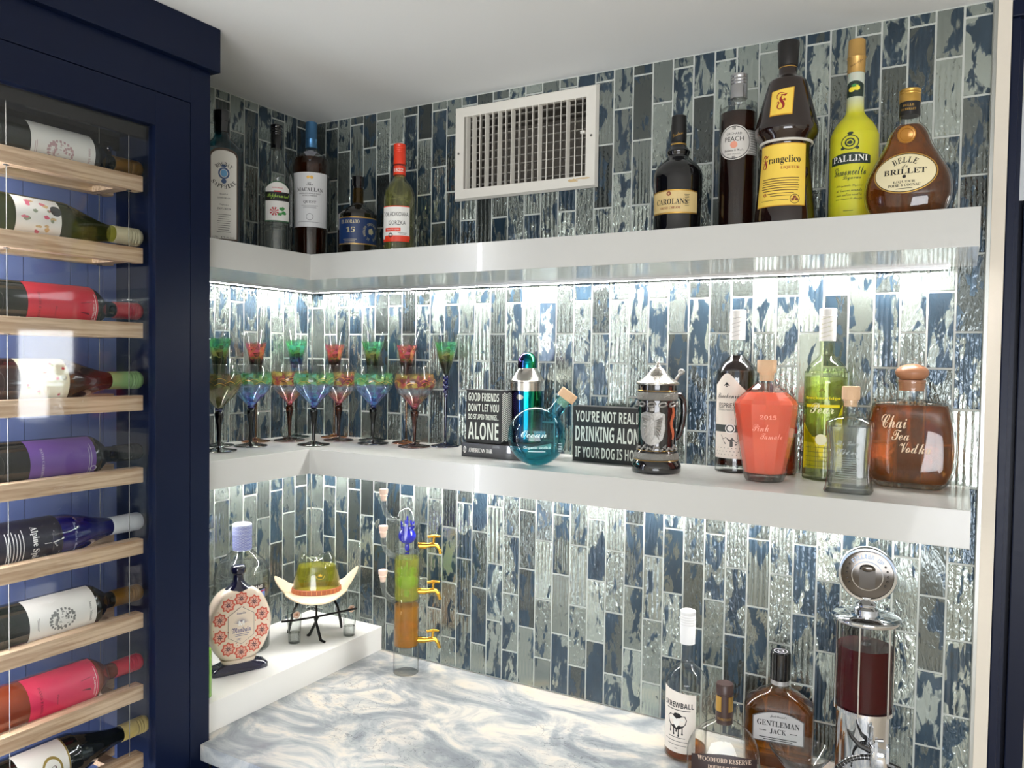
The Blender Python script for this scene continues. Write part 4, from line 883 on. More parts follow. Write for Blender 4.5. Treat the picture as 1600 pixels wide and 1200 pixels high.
# --- rainbow shaker, standing on the book
def rainbow():
    mt, nt, p, o = newmat('rainbow_steel'); L = nt.links.new
    tc = node(nt, 'ShaderNodeTexCoord'); sx = node(nt, 'ShaderNodeSeparateXYZ'); L(tc.outputs['Object'], sx.inputs[0])
    at = node(nt, 'ShaderNodeMath', operation='ARCTAN2'); L(sx.outputs[0], at.inputs[0]); ng = node(nt, 'ShaderNodeMath', operation='MULTIPLY'); ng.inputs[1].default_value = -1; L(sx.outputs[1], ng.inputs[0]); L(ng.outputs[0], at.inputs[1])
    mr = node(nt, 'ShaderNodeMapRange', i_From_Min=-1.6, i_From_Max=1.6); L(at.outputs[0], mr.inputs['Value'])
    c = node(nt, 'ShaderNodeValToRGB'); e = c.color_ramp.elements
    while len(e) < 7: e.new(.5)
    for i, (ps, cc) in enumerate(((0, G(60, 20, 60)), (.25, G(70, 50, 110)), (.4, G(20, 80, 120)), (.55, G(10, 130, 120)), (.68, G(50, 160, 90)), (.82, G(30, 90, 110)), (1, G(50, 20, 60)))): e[i].position = ps; e[i].color = cc
    L(mr.outputs[0], c.inputs[0]); L(c.outputs[0], p.inputs['Base Color']); p.inputs['Metallic'].default_value = 1; p.inputs['Roughness'].default_value = .12; return mt
RB = rainbow(); BRUSH = M('brushed_steel', G(196, 192, 186), .22, 1.0)
t = put('cocktail_shaker', 'iridescent green-blue cocktail shaker with steel shoulder and domed cap', 'shaker', .686, -.078, ZM1 + .0287)
q = MB(); q.loft([(0, 29), (2, 31), (108, 36), (109, 36)], 40); q.build('cup', RB, t)
q = MB(); q.loft([(109, 36.3), (126, 36.3), (127, 37.4), (130, 37.4), (131, 36), (152, 22), (156, 21.5)], 40); q.build('shoulder', BRUSH, t)
q = MB(); q.loft([(156, 21)] + [(156 + 34 * i / 10, 21 if i < 3 else 21 * math.sqrt(max(.02, 1 - ((i - 3) / 7.05) ** 2))) for i in range(11)], 36); q.build('cap', RB, t)
q = D(surf([(0, 29), (108, 36)], -.45), .3)
for z in (96, 80, 64, 48): q.ell(0, z, 8, 5.5, 24)
q.build('oval_windows', BRUSH, t)

# --- round blue flask
t = put('round_flask', 'round turquoise glass flask with leaning corked neck at the shelf front', 'bottle', .778, -.205, ZM1, 0)
BT = thin('aqua_glass', (.44, .84, .93), .35, 1.0)
R_, RYf = 56, 36
q = MB(); q.ball((0, 0, 57), R_, RYf, R_, 44, 28); q.build('body', BT, t)
q = MB(1e-3, Matrix.Translation((0, 0, 57)) @ Matrix.Rotation(math.radians(36), 4, 'Y')); q.loft(cr([(46, 19), (56, 14.5), (66, 13.2), (80, 13.5), (83, 17), (86, 17.5), (89, 16), (89, 16), (90, 12)]), 28, (False, False)); q.build('neck', BT, t)
q = MB(1e-3, Matrix.Translation((0, 0, 57)) @ Matrix.Rotation(math.radians(36), 4, 'Y')); q.loft([(74, 9.5), (88, 11), (88, 16.5), (89, 17.5), (105, 17.5), (106, 16.5)], 28); q.build('cork', CORK, t)
prf = []
for i in range(0, 9):
    z = 3 + i * 27 / 8; a = math.sqrt(max(0.001, 1 - ((z - 57) / 55) ** 2)); prf.append((z, 53 * a, 33.5 * a))
q = MB(); q.loft(prf, 40); q.build('liquid', liquid('aqua_liquid', G(96, 206, 216)), t)
def onball(s_, z, o_):
    k = 1 - (s_ / (R_)) ** 2 - ((z - 57) / R_) ** 2; return (s_, -RYf * math.sqrt(max(.01, k)) - o_, z)
q = D(onball, .4); q.text('Organic Vodka', 0, 38, 50, 7, 'bold'); q.lines(0, 31, 34, 1, 2, 1.4); q.text('Ocean', -6, 64, 48, 13, 'script'); q.lines(44, 46, 8, 6, 3, 1); q.build('lettering', M('pale_aqua_print', G(206, 236, 238), .4), t)

# --- stein
STB = M('stein_black_glaze', G(20, 18, 20), .1, coat=.8); PEW = M('pewter', G(172, 168, 160), .28, .9, bump=(300, .3)); SILV = M('relief_silver', G(150, 148, 144), .3, .75, bump=(500, .5))
t = put('beer_stein', 'tall black and pewter beer stein with shield relief and pointed lid', 'stein', .993, -.140, ZM1, 0)
P = [(0, 43), (2, 45), (12, 45), (20, 42), (24, 39), (24, 39), (30, 40), (36, 38.5), (40, 36), (40, 36), (44, 35), (132, 35), (140, 36), (146, 36), (150, 35.5), (162, 35.5)]
q = MB(); q.loft(cr(P, 3), 48); q.build('body', STB, t)
q = MB(); q.loft([(24, 39.3), (26, 41), (34, 40.5), (38, 37), (40, 36)], 48, (False, False)); q.build('lower_relief_band', M('relief_grey', G(118, 116, 110), .45, .3, bump=(420, 1.0)), t)
q = MB(); q.loft([(132, 35), (134, 37), (145, 37), (147, 35.6)], 48, (False, False)); q.build('upper_relief_band', M('relief_grey', 0), t)
q = MB()
for z, r_ in ((23, 40), (149.5, 36), (41, 36.2)): q.loft([(z - .6, r_), (z, r_ + .5), (z + .6, r_)], 48, (False, False))
q.build('gold_rings', GOLD, t)
q = MB(); q.loft(cr([(160, 36), (161, 39), (164, 39), (164, 39), (170, 30), (176, 22), (180, 19), (180, 19), (188, 12), (193, 6), (195, 5), (197, 3), (201, 2.4), (203, .8)], 3), 40); q.build('lid', PEW, t)
q = MB(); q.tube([(30, 12, 164), (36, 15, 174), (41, 17, 181)], 3, 8); q.ball((43, 18, 184), 6.5, 4, 6, 14, 8); q.build('thumb_lift', SILV, t)
q = MB(); q.tube([Vector((math.cos(.5) * x, math.sin(.5) * x, z)) for x, z in ((33, 140), (46, 142), (54, 132), (56, 110), (53, 88), (48, 70), (42, 60), (34, 58))], [5, 5.5, 6, 6, 6, 5.5, 5, 5], 12); q.build('handle', STB, t)
fn = surf([(0, 35), (200, 35)], -.25)
def relief(q, pts, h):
    vs = [q.fn(a, b, .2) for a, b in pts]; vt = [q.fn(a * .93, b, h) for a, b in pts]; cx = sum(p[0] for p in pts) / len(pts); cz = sum(p[1] for p in pts) / len(pts); n = len(pts)
    q.add(vs + vt + [q.fn(cx, cz, h + 1.5)], [(i, (i + 1) % n, n + (i + 1) % n, n + i) for i in range(n)] + [(n + i, n + (i + 1) % n, 2 * n) for i in range(n)])
q = D(fn, 0); relief(q, [(-24, 108), (-25, 80), (-20, 62), (-10, 54), (0, 51), (10, 54), (20, 62), (25, 80), (24, 108), (12, 112), (0, 109), (-12, 112)], 2.0); sh = q.build('shield', SILV, t)
q = D(fn, 0)
for s_ in (-1, 1):
    for k in range(7): relief(q, [(s_ * 4, 96 - k * 2), (s_ * (19 - k), 102 - k * 6), (s_ * (20 - k), 98 - k * 6), (s_ * 4, 91 - k * 3)], 3.6)
relief(q, [(-5, 96), (-5, 70), (0, 58), (5, 70), (5, 96), (0, 101)], 4.4); relief(q, [(-4, 113), (-5, 121), (-2, 118), (0, 123), (2, 118), (5, 121), (4, 113)], 2.6); relief(q, [(-3, 99), (-4, 104), (0, 108), (4, 104), (3, 99)], 4.2)
q.build('eagle', SILV, sh)
q = MB(); fr_ = surf([(0, 35), (200, 35)])
for a0 in (-50, -30, -10, 10, 30, 50):
    q.tube([fr_(a0 + 7 * math.cos(u / 8 * 5), 124 + 6 * math.sin(u / 8 * 5) * (1 - u / 12), 1) for u in range(10)], 2.0, 8)
for k in range(15):
    q.tube([fr_(-42 + k * 6, 42 + 5 * (k % 2), 1), fr_(-40 + k * 6 + 2, 52 - 4 * (k % 3), 2.5), fr_(-38 + k * 6, 46, 1)], [2.5, 2, 1.5], 8)
q.build('scrollwork', SILV, t)
q = MB(); q.tube([fr_(30 + 3 * math.sin(k * .9), 122 - k * 6, 1.2) for k in range(11)], [1.6, 2.4, 2.2, 3, 2.4, 2.8, 2.2, 3, 2.4, 2, 1.2], 8); q.build('ribbon', M('rust_glaze', G(180, 90, 56), .3), t)

# --- mountain espresso vodka
P = cr([(0, 33), (2, 36), (5, 36), (5, 36), (172, 36), (186, 34.5), (200, 28), (210, 18), (217, 13), (224, 12.3), (224, 12.3), (250, 12.3)])
t = put('espresso_vodka_bottle', 'bottle of black liquid with cream label and white cap, left of the coral decanter', 'bottle', 1.114, -0.049, ZM1, -6, MIDG)
hull(t, P, CLEAR); liq(t, P, 22, 216, M('coffee_black', G(24, 10, 10), .06, coat=.6)); liq(t, P, 14, 22.5, liquid('brown_foot', G(110, 46, 22)), name='liquid_foot')
WC = M('white_wrap_cap', G(222, 220, 216), .4)
c_ = cap(t, [(245, 13.8), (285, 14.2), (286, 15.2), (288, 14.4), (299, 14.4), (300, 13)], WC)
q = D(surf([(240, 14.4), (300, 14.4)]), .4)
for k in range(5): q.text('Breckenridge', -4 + 3 * (k % 2), 252 + k * 8, 20, 3.5, 'script', .3)
q.build('cap_lettering', GREY, c_)
fn = surf(P, -.1)
q = D(fn, .4); q.rect(0, 93, 78, 132, 36, 10, lambda a: 24 * math.exp(-((a + .25) / .5) ** 2) - 14 * math.exp(-((a - 1) / .5) ** 2)); lo = q.build('label', M('cream_label', G(222, 212, 200), .45), t)
q = D(fn, .7); q.text('Breckenridge', -2, 140, 58, 14, 'script'); q.text('ESPRESSO', -3, 124, 46, 9); q.text('ESPRESSO FLAVORED VODKA', -2, 116, 50, 3)
q.poly([(-16, 160), (-10, 167), (-4, 160), (-5.5, 160), (-10, 165), (-14.5, 160)]); q.poly([(-13, 158), (-10, 161.5), (-7, 158), (-8, 158), (-10, 160), (-12, 158)]); q.build('lettering', BLACK, lo)
q = D(fn, .7); q.rect(0, 82, 78, 13, 30, 2); q.build('dark_band', M('slate_print', G(60, 66, 66), .5), lo)
q = D(fn, .9); q.rect(26, 82, 26, 13, 12, 2); q.build('orange_band', M('orange_print', G(206, 96, 50), .5), lo)
q = D(fn, 1.1); q.ell(-2, 82, 9, 9, 28, .82); q.ell(-2, 82, 5); q.rect(-2, 82, 1, 1, 1, 1); q.build('round_badge', WHITE, lo)
q = D(fn, .7); q.poly([(-20, 70), (-16, 62), (-10, 66), (-4, 58), (2, 66), (10, 56), (18, 66), (22, 70), (10, 52), (0, 48), (-12, 54)])
for k in range(30): q.ell(-32 + (k % 10) * 7 + (k // 10) * 3, 34 + (k // 10) * 6, .8, .8, 8)
q.build('mountain_print', M('charcoal_print', G(70, 68, 66), .5), lo)
q = D(fn, .6); q.poly([(-36, 100), (-20, 104), (0, 98), (20, 106), (36, 100), (36, 92), (-36, 92)]); q.build('hill_print', M('pale_grey_print', G(176, 170, 162), .5), lo)

# --- coral decanter
P = [(0, 31), (4, 34), (8, 35.5), (70, 47), (118, 54), (133, 55), (133, 55), (140, 51), (158, 30), (160, 27), (168, 17), (174, 13.5), (182, 13)]
t = put('coral_decanter', 'faceted decanter full of coral pink liquid with wooden stopper', 'decanter', 1.185, -0.128, ZM1, 0)
q = MB(); q.loft(P, 14, (True, False)); q.build('body', CLEAR, t, True, 12)
q = MB(); q.loft(fill(P, 14, 153, 2.2), 14); q.build('liquid', (lambda m_: m_)(M('coral_liquid', G(250, 118, 92), .08, coat=.5)), t, True, 12)
mt = _m['coral_liquid']; pb = mt.node_tree.nodes['Principled BSDF']; pb.inputs['Transmission Weight'].default_value = .2; pb.inputs['Subsurface Weight'].default_value = .6; pb.inputs['Subsurface Scale'].default_value = .03; pb.inputs['Subsurface Radius'].default_value = (1, .4, .3)
q = MB(); q.loft([(1, 32), (12, 35)], 14); q.build('thick_base', THICK, t, True, 12)
cap(t, [(172, 11.5), (186, 12.5), (186, 15), (188, 16), (206, 16.3), (208, 15.5)], CORK, 'stopper')
q = D(surf([(0, 34), (70, 46.5), (133, 54)]), 1.5); q.text('2015', 4, 112, 26, 7, 'script'); q.text('Pink', -8, 94, 26, 12, 'script'); q.text('Tamale', 10, 80, 36, 10, 'script'); q.build('handwriting', M('faint_pink_print', G(252, 170, 150), .5), t)

# --- small red bottle behind it
P = cr([(0, 26), (2, 28), (4, 28), (4, 28), (100, 28), (112, 24), (120, 14), (124, 11), (124, 11), (134, 11)])
t = put('red_liqueur_bottle', 'small red liqueur bottle almost hidden behind the coral decanter', 'bottle', 1.192, -0.032, ZM1, 40, MIDG)
hull(t, P, CLEAR); liq(t, P, 4, 92, liquid('red_orange', G(226, 80, 56))); cap(t, [(126, 12), (146, 12)], M('dark_red_cap', G(120, 20, 28), .4))
q = D(surf(P), .4); q.rect(0, 108 - 14, 100, 36, 36, 4); lo = q.build('label', M('dark_red_label', G(150, 24, 36), .45), t)
q = D(surf(P), .7); q.text('A', -18, 96, 14, 17); q.text('A', 18, 96, 14, 17); q.build('lettering', WHITE, lo)

# --- pear vodka
P = cr([(0, 34), (2, 37), (5, 37), (5, 37), (172, 37), (188, 35), (202, 28), (212, 18), (218, 13), (226, 12.3), (226, 12.3), (250, 12.3)])
t = put('pear_vodka_bottle', 'tall pale yellow-green pear vodka bottle with white cap and sheer yellow label', 'bottle', 1.271, -0.050, ZM1, -4, MIDG)
hull(t, P, thin('lemon_glass', (.93, .97, .80), .5)); liq(t, P, 8, 180, liquid('pale_lime', G(238, 242, 196)))
c_ = cap(t, [(243, 13.8), (285, 14.2), (286, 15.2), (288, 14.4), (299, 14.4), (300, 13)], WC)
q = D(surf([(240, 14.4), (300, 14.4)]), .4)
for k in range(5): q.text('Breckenridge', -4 + 3 * (k % 2), 250 + k * 8, 20, 3.5, 'script', .3)
q.build('cap_lettering', M('olive_print', G(160, 160, 80), .5), c_)
fn = surf(P, -.1)
q = D(fn, .4); q.rect(0, 112, 70, 92, 36, 6, lambda a: 10 + 8 * a); lo = q.build('label', thin('sheer_label', (.78, .80, .50), .8, .6), t)
YP = M('bright_yellow_print', G(236, 216, 20), .5)
q = D(fn, .6); q.poly([(-36, 20), (36, 20), (36, 132), (30, 110), (20, 90), (6, 78), (-14, 76), (-30, 90), (-36, 100)], (0, 40)); q.rect(0, 130, 60, 5, 20, 1); q.text('Breckenridge', 0, 143, 62, 6, 'bold'); q.build('yellow_print', YP, lo)
q = D(fn, .9); q.text('Pear', 0, 126, 40, 18, 'script'); q.ell(0, 72, 9.5); q.build('white_lettering', M('cream_white_print', G(240, 238, 200), .5), lo)
q = D(fn, .9); q.poly([(-6, 154), (0, 162), (6, 154), (4, 154), (0, 159), (-4, 154)])
for k in range(4): q.rect(-22 + k * 14, 42, 1, 38, 1, 6); q.rect(-18 + k * 14, 42, .7, 38, 1, 6)
for k in range(5): q.rect(0, 26 + k * 8, 56, .8, 16, 1)
q.build('dark_print', M('olive_dark_print', G(120, 120, 30), .5), lo)

# --- small clear corked bottle
P = [(0, 35, 28, 5), (3, 36, 29, 5), (8, 34, 27, 5), (30, 31.5, 25, 5), (60, 31, 25, 5), (90, 33.5, 27, 5), (106, 35, 28, 5), (112, 34, 27, 5), (117, 27, 22, 4), (120, 14, 13, 2.2), (124, 11.5, 11.5, 2), (142, 11.5, 11.5, 2), (143, 13, 13, 2), (146, 13, 13, 2)]
t = put('square_spirit_bottle', 'small waisted square clear bottle with wooden stopper at the shelf front', 'bottle', 1.326, -0.176, ZM1, -6, MIDG)
hull(t, P, CLEAR); liq(t, P, 9, 104, liquid('clear_spirit', 0), 4); q = MB(); q.loft([(1, 33, 26, 5), (7, 32, 25, 5)], 40); q.build('thick_base', THICK, t)
cap(t, [(136, 9.5), (147, 10.5), (147, 13), (149, 13.5), (166, 13.5), (168, 12.5)], CORK, 'stopper')
q = D(flat(-26), .6); q.text('Sts Lacy', 0, 78, 34, 10, 'script'); q.text('Gin', 0, 66, 30, 9, 'script'); q.lines(0, 56, 36, 10, 3.6, .6); q.build('engraving', M('etched_grey', G(150, 158, 156), .4), t)

# --- large amber decanter
P = [(0, 48, 30, 4), (3, 52, 33, 4), (12, 60, 36, 4), (30, 67, 37, 4), (60, 69.5, 37.5, 4), (95, 67, 37, 4), (125, 61, 35, 4), (136, 58, 33, 4), (141, 52, 30, 4), (144, 26, 24, 2.2), (150, 22.5, 22.5, 2), (172, 22.5, 22.5, 2), (173, 25, 25, 2), (178, 25, 25, 2)]
t = put('amber_decanter', 'broad amber decanter with white handwriting and round wooden stopper', 'decanter', 1.406, -0.058, ZM1, -4)
q = MB(); q.loft(cr(P, 2), 56, (True, False)); q.build('body', CLEAR, t)
q = MB(); q.loft(fill([p for p in P], 10, 137, 3.5), 56); q.build('liquid', liquid('chai_amber', G(200, 124, 36)), t); q = MB(); q.loft([(1, 46, 28, 4), (8, 50, 31, 4)], 48); q.build('thick_base', THICK, t)
q = MB(); q.loft([(160, 19), (178, 21)], 28); q.ball((0, 0, 190), 25.5, 25.5, 15, 32, 14); q.build('stopper', M('walnut_stopper', G(168, 116, 84), .4, bump=(60, .3)), t)
q = D(surf(P), .8); q.text('Chai', -22, 110, 38, 22, 'script'); q.text('Tea', -12, 88, 26, 17, 'script'); q.text('Vodka', 10, 68, 46, 17, 'script'); q.build('handwriting', M('chalk_print', G(226, 206, 176), .6), t)

# ------------------------------------------------------------------ low shelf at left
# --- painted ceramic tequila
t = put('painted_tequila_bottle', 'cream ceramic bottle painted with red flowers and dark blue neck and foot', 'bottle', .155, -.375, ZL1, rz=math.radians(66))
CER = M('cream_ceramic', G(236, 218, 196), .15, coat=.7); INK = M('ink_blue_glaze', G(18, 18, 48), .06, coat=.8)
def octo(r, n=40):
    out = []
    for i in range(n):
        a = 2 * PI * i / n; c = 1.0 / (abs(math.cos(a)) ** 3.2 + abs(math.sin(a)) ** 3.2) ** (1 / 3.2); k = (1 + .02 * math.cos(6 * a)); rr = r * (.72 + .28 * c) * k; out.append((rr * math.cos(a), rr * math.sin(a)))
    return out
q = MB(); n = 40; rings = []
cz = 102
for y, r_ in ((-21, 54), (-21, 58), (-18, 63), (-12, 66), (0, 67), (12, 66), (18, 63), (21, 58), (21, 54)):
    rings.append([(x, y, cz + z * 1.18) for x, z in octo(r_)])
vs = [p for r in rings for p in r]; fs = [(i * n + k, i * n + (k + 1) % n, (i + 1) * n + (k + 1) % n, (i + 1) * n + k) for i in range(8) for k in range(n)] + [tuple(range(n)), tuple(range(8 * n, 9 * n))[::-1]]
q.add(vs, fs); q.loft([(10, 30, 15, 3), (28, 38, 18, 3)], 32); bo = q.build('body', CER, t)
q = MB(); q.loft([(0, 58, 21, 6), (1, 60, 23, 6), (9, 60, 23, 6), (13, 56, 20, 6), (20, 34, 18, 4)], 48); q.build('foot', INK, t)
q = MB(); q.loft(cr([(166, 36, 20), (174, 31, 19), (182, 20, 16), (190, 13, 12.5), (196, 11, 11), (206, 10.5, 10.5), (209, 14, 14), (214, 15.5, 15.5), (222, 15, 15), (225, 12, 12)], 3), 32); q.build('neck', INK, t)
fl = flat(-21.2, 0, cz)
q = D(fl, .3)
fpos = [(46 * math.cos(a) , 57 * math.sin(a)) for a in [math.radians(18 + 36 * k) for k in range(10)]]
for i, (x, z) in enumerate(fpos): q.poly([(x + (13.5 + 1.8 * math.cos(8 * b)) * math.cos(b), z + (13.5 + 1.8 * math.cos(8 * b)) * math.sin(b)) for b in [2 * PI * k / 32 for k in range(32)]])
q.build('red_petals', M('brick_red_paint', G(206, 92, 72), .4), bo)
q = D(fl, .5)
for i, (x, z) in enumerate(fpos): q.poly([(x + (10 + 1.6 * math.cos(8 * b)) * math.cos(b), z + (10 + 1.6 * math.cos(8 * b)) * math.sin(b)) for b in [2 * PI * k / 32 for k in range(32)]])
q.build('petal_fill', M('salmon_paint', G(228, 170, 150), .4), bo)
q = D(fl, .7)
for i, (x, z) in enumerate(fpos):
    for k in range(8):
        a = k * PI / 4 + .2; q.poly([(x + 1.5 * math.cos(a + .9), z + 1.5 * math.sin(a + .9)), (x + 9.5 * math.cos(a), z + 9.5 * math.sin(a)), (x + 1.5 * math.cos(a - .9), z + 1.5 * math.sin(a - .9))])
q.build('petal_centres', M('plum_paint', G(96, 60, 66), .4), bo)
q = D(fl, .3); r = random.Random(3)
for k in range(110):
    a = r.uniform(0, 2 * PI); rr = r.uniform(.50, 1.0); x, z = 57 * rr * math.cos(a), 70 * rr * math.sin(a)
    if all(math.hypot(x - fx, z - fz) > 16 for fx, fz in fpos) and (abs(x) > 26 or abs(z) > 36): q.ell(x, z, 1.1, 1.1, 8)
q.build('red_dots', _m['brick_red_paint'], bo)
hexa = [(0, 40), (27, 23), (27, -23), (0, -40), (-27, -23), (-27, 23)]
q = D(fl, .9); q.poly(hexa); pl = q.build('panel_rim', M('panel_line', G(90, 84, 90), .5), bo)
q = D(fl, 1.1); q.poly([(x * .975, z * .98) for x, z in hexa]); q.build('panel', _m['cream_ceramic'], pl)
q = D(fl, 1.4); q.text('Tequila', 0, 26, 19, 6, 'frak'); q.text('Mandala', 0, -9, 40, 11, 'frak'); q.lines(0, -18, 34, 2, 3.5, .9); q.lines(-6, -27, 10, 3, 2.4, .6)
for k in range(17):
    a = math.radians(10 + 10 * k); q.poly([(4.5 * math.cos(a - .09), 4 + 4.5 * math.sin(a - .09)), (17 * math.cos(a), 4 + 15 * math.sin(a)), (4.5 * math.cos(a + .09), 4 + 4.5 * math.sin(a + .09))])
q.build('lettering', M('cobalt_print', G(44, 56, 120), .4), pl)
q = D(fl, 1.7); q.text('M', 0, 5, 12, 10, 'bold'); q.build('white_initial', WHITE, pl)

# --- large clear handle bottle behind
P = cr([(0, 54), (4, 60), (8, 61), (8, 61), (150, 61), (175, 60), (198, 52), (214, 36), (224, 25), (232, 20), (232, 20), (240, 20)])
t = put('large_tequila_bottle', 'large clear bottle with blue patterned white neck wrap behind the painted one', 'bottle', .064, -.285, ZL1, 4)
hull(t, P, CLEAR); liq(t, P, 6, 196, WATER, 3)
q = D(surf(P, .35), .4); q.rect(0, 130, 60, 34, 24, 4); lo = q.build('label', M('blue_tile_label', G(110, 140, 214), .45), t)
q = D(surf(P, .35), .6); q.rect(0, 152, 60, 14, 24, 2); q.build('black_band', BLACK, lo)
q = D(surf(P, .35), .8); q.text('KIRKLAND', 0, 153, 46, 7, 'bold'); q.build('lettering', WHITE, lo)
q = D(surf(P, .35), .7); q.rect(0, 142, 60, 3, 24, 1); q.build('red_band', _m['red_print'], lo)
q = D(surf(P, .35), .8)
for k in range(6): q.ell(-24 + k * 9.6, 126, 4, 5, 16, .5)
q.build('pattern', WHITE, lo)
NW = M('white_blue_wrap', G(206, 212, 236), .35)
q = MB(); q.loft([(228, 20.6), (262, 20.6), (263, 21.6), (286, 21.2), (288, 19)], 36); nk = q.build('neck_wrap', NW, t)
q = D(surf([(200, 21.5), (300, 21.5)]), .3)
for j in range(6):
    for k in range(12):
        x = -60 + k * 11 + (j % 2) * 5.5; z = 234 + j * 9
        q.ell(x, z, 4.3, 4.0, 16, .78); q.rect(x, z, 2.2, 2.2, 1, 1)
        q.poly([(x + 4.6, z), (x + 5.5, z + 1.2), (x + 6.4, z), (x + 5.5, z - 1.2)])
q.build('blue_pattern', M('delft_blue', G(78, 98, 196), .4), nk)

# --- cowboy hat decanter on its iron stand with two shot glasses
hx, hy = .143, -.128
t = put('hat_stand', 'black wrought iron stand holding the cowboy hat decanter', 'stand', hx, hy, ZL1)
IRON = M('wrought_iron', G(14, 14, 16), .25, .6)
q = MB(); q.tube([(-78, -76, 61), (-50, -70, 60), (0, -60, 62), (60, -50, 68), (94, -46, 72)], 2.6, 8); q.build('crossbar', IRON, t)
for k, pts in enumerate((((-4, -61, 62), (4, -58, 30), (10, -60, 6), (20, -66, 2.6)), ((4, -59, 62), (-6, -30, 30), (-16, -16, 5), (-20, -10, 2.6)), ((-36, -2, 92), (-52, 8, 60), (-62, 12, 20), (-66, 20, 2.6)), ((36, -2, 92), (50, 14, 60), (58, 24, 20), (60, 32, 2.6)))):
    q = MB(); q.tube(pts, [3, 3.4, 3.6, 3.2], 8); q.build('leg', IRON, t)
q = MB(); q.tube([(36 * math.cos(a * PI / 12), 26 * math.sin(a * PI / 12), 92.5) for a in range(24)], 2.4, 8, True); q.tube([(0, -59, 63), (0, -44, 80), (0, -26, 92)], 2.4, 8); q.build('cradle', IRON, t)
t = put('cowboy_hat_decanter', 'cowboy hat shaped tequila decanter with a cream brim and glass crown', 'decanter', hx, hy, ZL1 + .072)
def hatz(a, f):
    x = math.cos(a); side = abs(x) ** 2.4
    return f * (40 * side * f - 8 * (1 - side)) + (16 if x > 0 else 0) * f * side
q = MB(); n = 60; rr = [0, .2, .4, .6, .8, .93, 1.0]; top = []; bot = []
for f in rr:
    for k in range(n):
        a = 2 * PI * k / n; rx = 54 + 50 * f; ry = 40 + 34 * f
        if abs(math.cos(a)) > .7: rx -= 6 * f * f
        top.append((rx * math.cos(a), ry * math.sin(a) - 3, 34 + hatz(a, f)))
for p in top: bot.append((p[0], p[1], p[2] - 3.2))
N_ = len(top); L_ = len(rr)
fs = [(i * n + k, i * n + (k + 1) % n, (i + 1) * n + (k + 1) % n, (i + 1) * n + k) for i in range(L_ - 1) for k in range(n)]
fs += [tuple(N_ + v for v in f[::-1]) for f in fs[:]]
fs += [((L_ - 1) * n + k, (L_ - 1) * n + (k + 1) % n, N_ + (L_ - 1) * n + (k + 1) % n, N_ + (L_ - 1) * n + k) for k in range(n)] + [(k, N_ + k, N_ + (k + 1) % n, (k + 1) % n) for k in range(n)]
q.add(top + bot, fs); q.loft([(24, 40, 28), (31, 56, 42), (34, 56, 42)], 40); q.build('brim', M('cream_hat', G(238, 216, 184), .3, coat=.4, bump=(160, .15)), t)
def crown(sx, d):
    q = MB(); n = 44; vs = []; secs = [(32, 57, 42), (51, 55, 40), (78, 51, 37), (102, 46, 33), (116, 41, 28), (123, 33, 21), (122, 20, 12), (119, 6, 4)]
    for i, (z, rx, ry) in enumerate(secs):
        for k in range(n):
            a = 2 * PI * k / n; x, y = math.cos(a), math.sin(a); dz = 0
            if i >= 3: dz = (i - 2) / 5 * (9 * (x * rx / 44) ** 2 * 1.5 - 13 * math.exp(-((x * rx / 44 + .05) / .42) ** 2)) * 1.1
            pin = 1 - (.16 if i in (3, 4, 5) else .06) * math.exp(-((abs(x) - .62) / .25) ** 2) * (y < 0)
            vs.append((x * (rx - d), y * (ry - d) * pin, z + dz - (d if i > 2 else 0)))
    q.add(vs, [(i * n + k, i * n + (k + 1) % n, (i + 1) * n + (k + 1) % n, (i + 1) * n + k) for i in range(len(secs) - 1) for k in range(n)] + [tuple(range(n))[::-1], tuple(range(7 * n, 8 * n))])
    return q
crown(1, 0).build('crown', thin('hat_glass', (.93, .97, .90), .35, 1.6), t, True, 60)
q = MB(); q.loft([(33, 54, 39), (51, 52, 37.5), (78, 48, 32), (97, 43.5, 29)], 44); q.build('liquid', liquid('hat_tequila', G(214, 206, 70), body=.15), t)
q = MB(); q.loft([(34, 57.5, 42.5), (35, 58.8, 43.8), (45, 58, 43), (46, 56, 41)], 48, (False, False)); bd = q.build('hat_band', M('tan_leather', G(164, 88, 52), .5), t)
q = D(lambda s_, z, o_: (58.9 * math.sin(s_), -43.9 * math.cos(s_), z), 0)
for k in range(15): q.rect(-1.4 + k * .2, 40, .02, 9, 1, 1)
q.build('band_stitching', M('gold_thread', G(226, 160, 90), .5), bd)
fc = lambda s_, z, o_: (s_, -math.sqrt(max(1, 1 - (s_ / 52) ** 2)) * interp([(32, 42), (51, 40), (78, 37), (102, 33)], z, 1) * .99 - o_, z)
q = D(fc, .6); q.ell(8, 80, 10, 9, 26, .92, -PI, 0)
for k in range(7): a = math.radians(20 + k * 23.3); q.poly([(8 + 1.5 * math.cos(a - .8), 78 + 1.5 * math.sin(a - .8)), (8 + 7 * math.cos(a), 78 + 7 * math.sin(a)), (8 + 1.5 * math.cos(a + .8), 78 + 1.5 * math.sin(a + .8))])
q.build('agave_emblem', M('amber_emblem', G(226, 176, 40), .4), t)
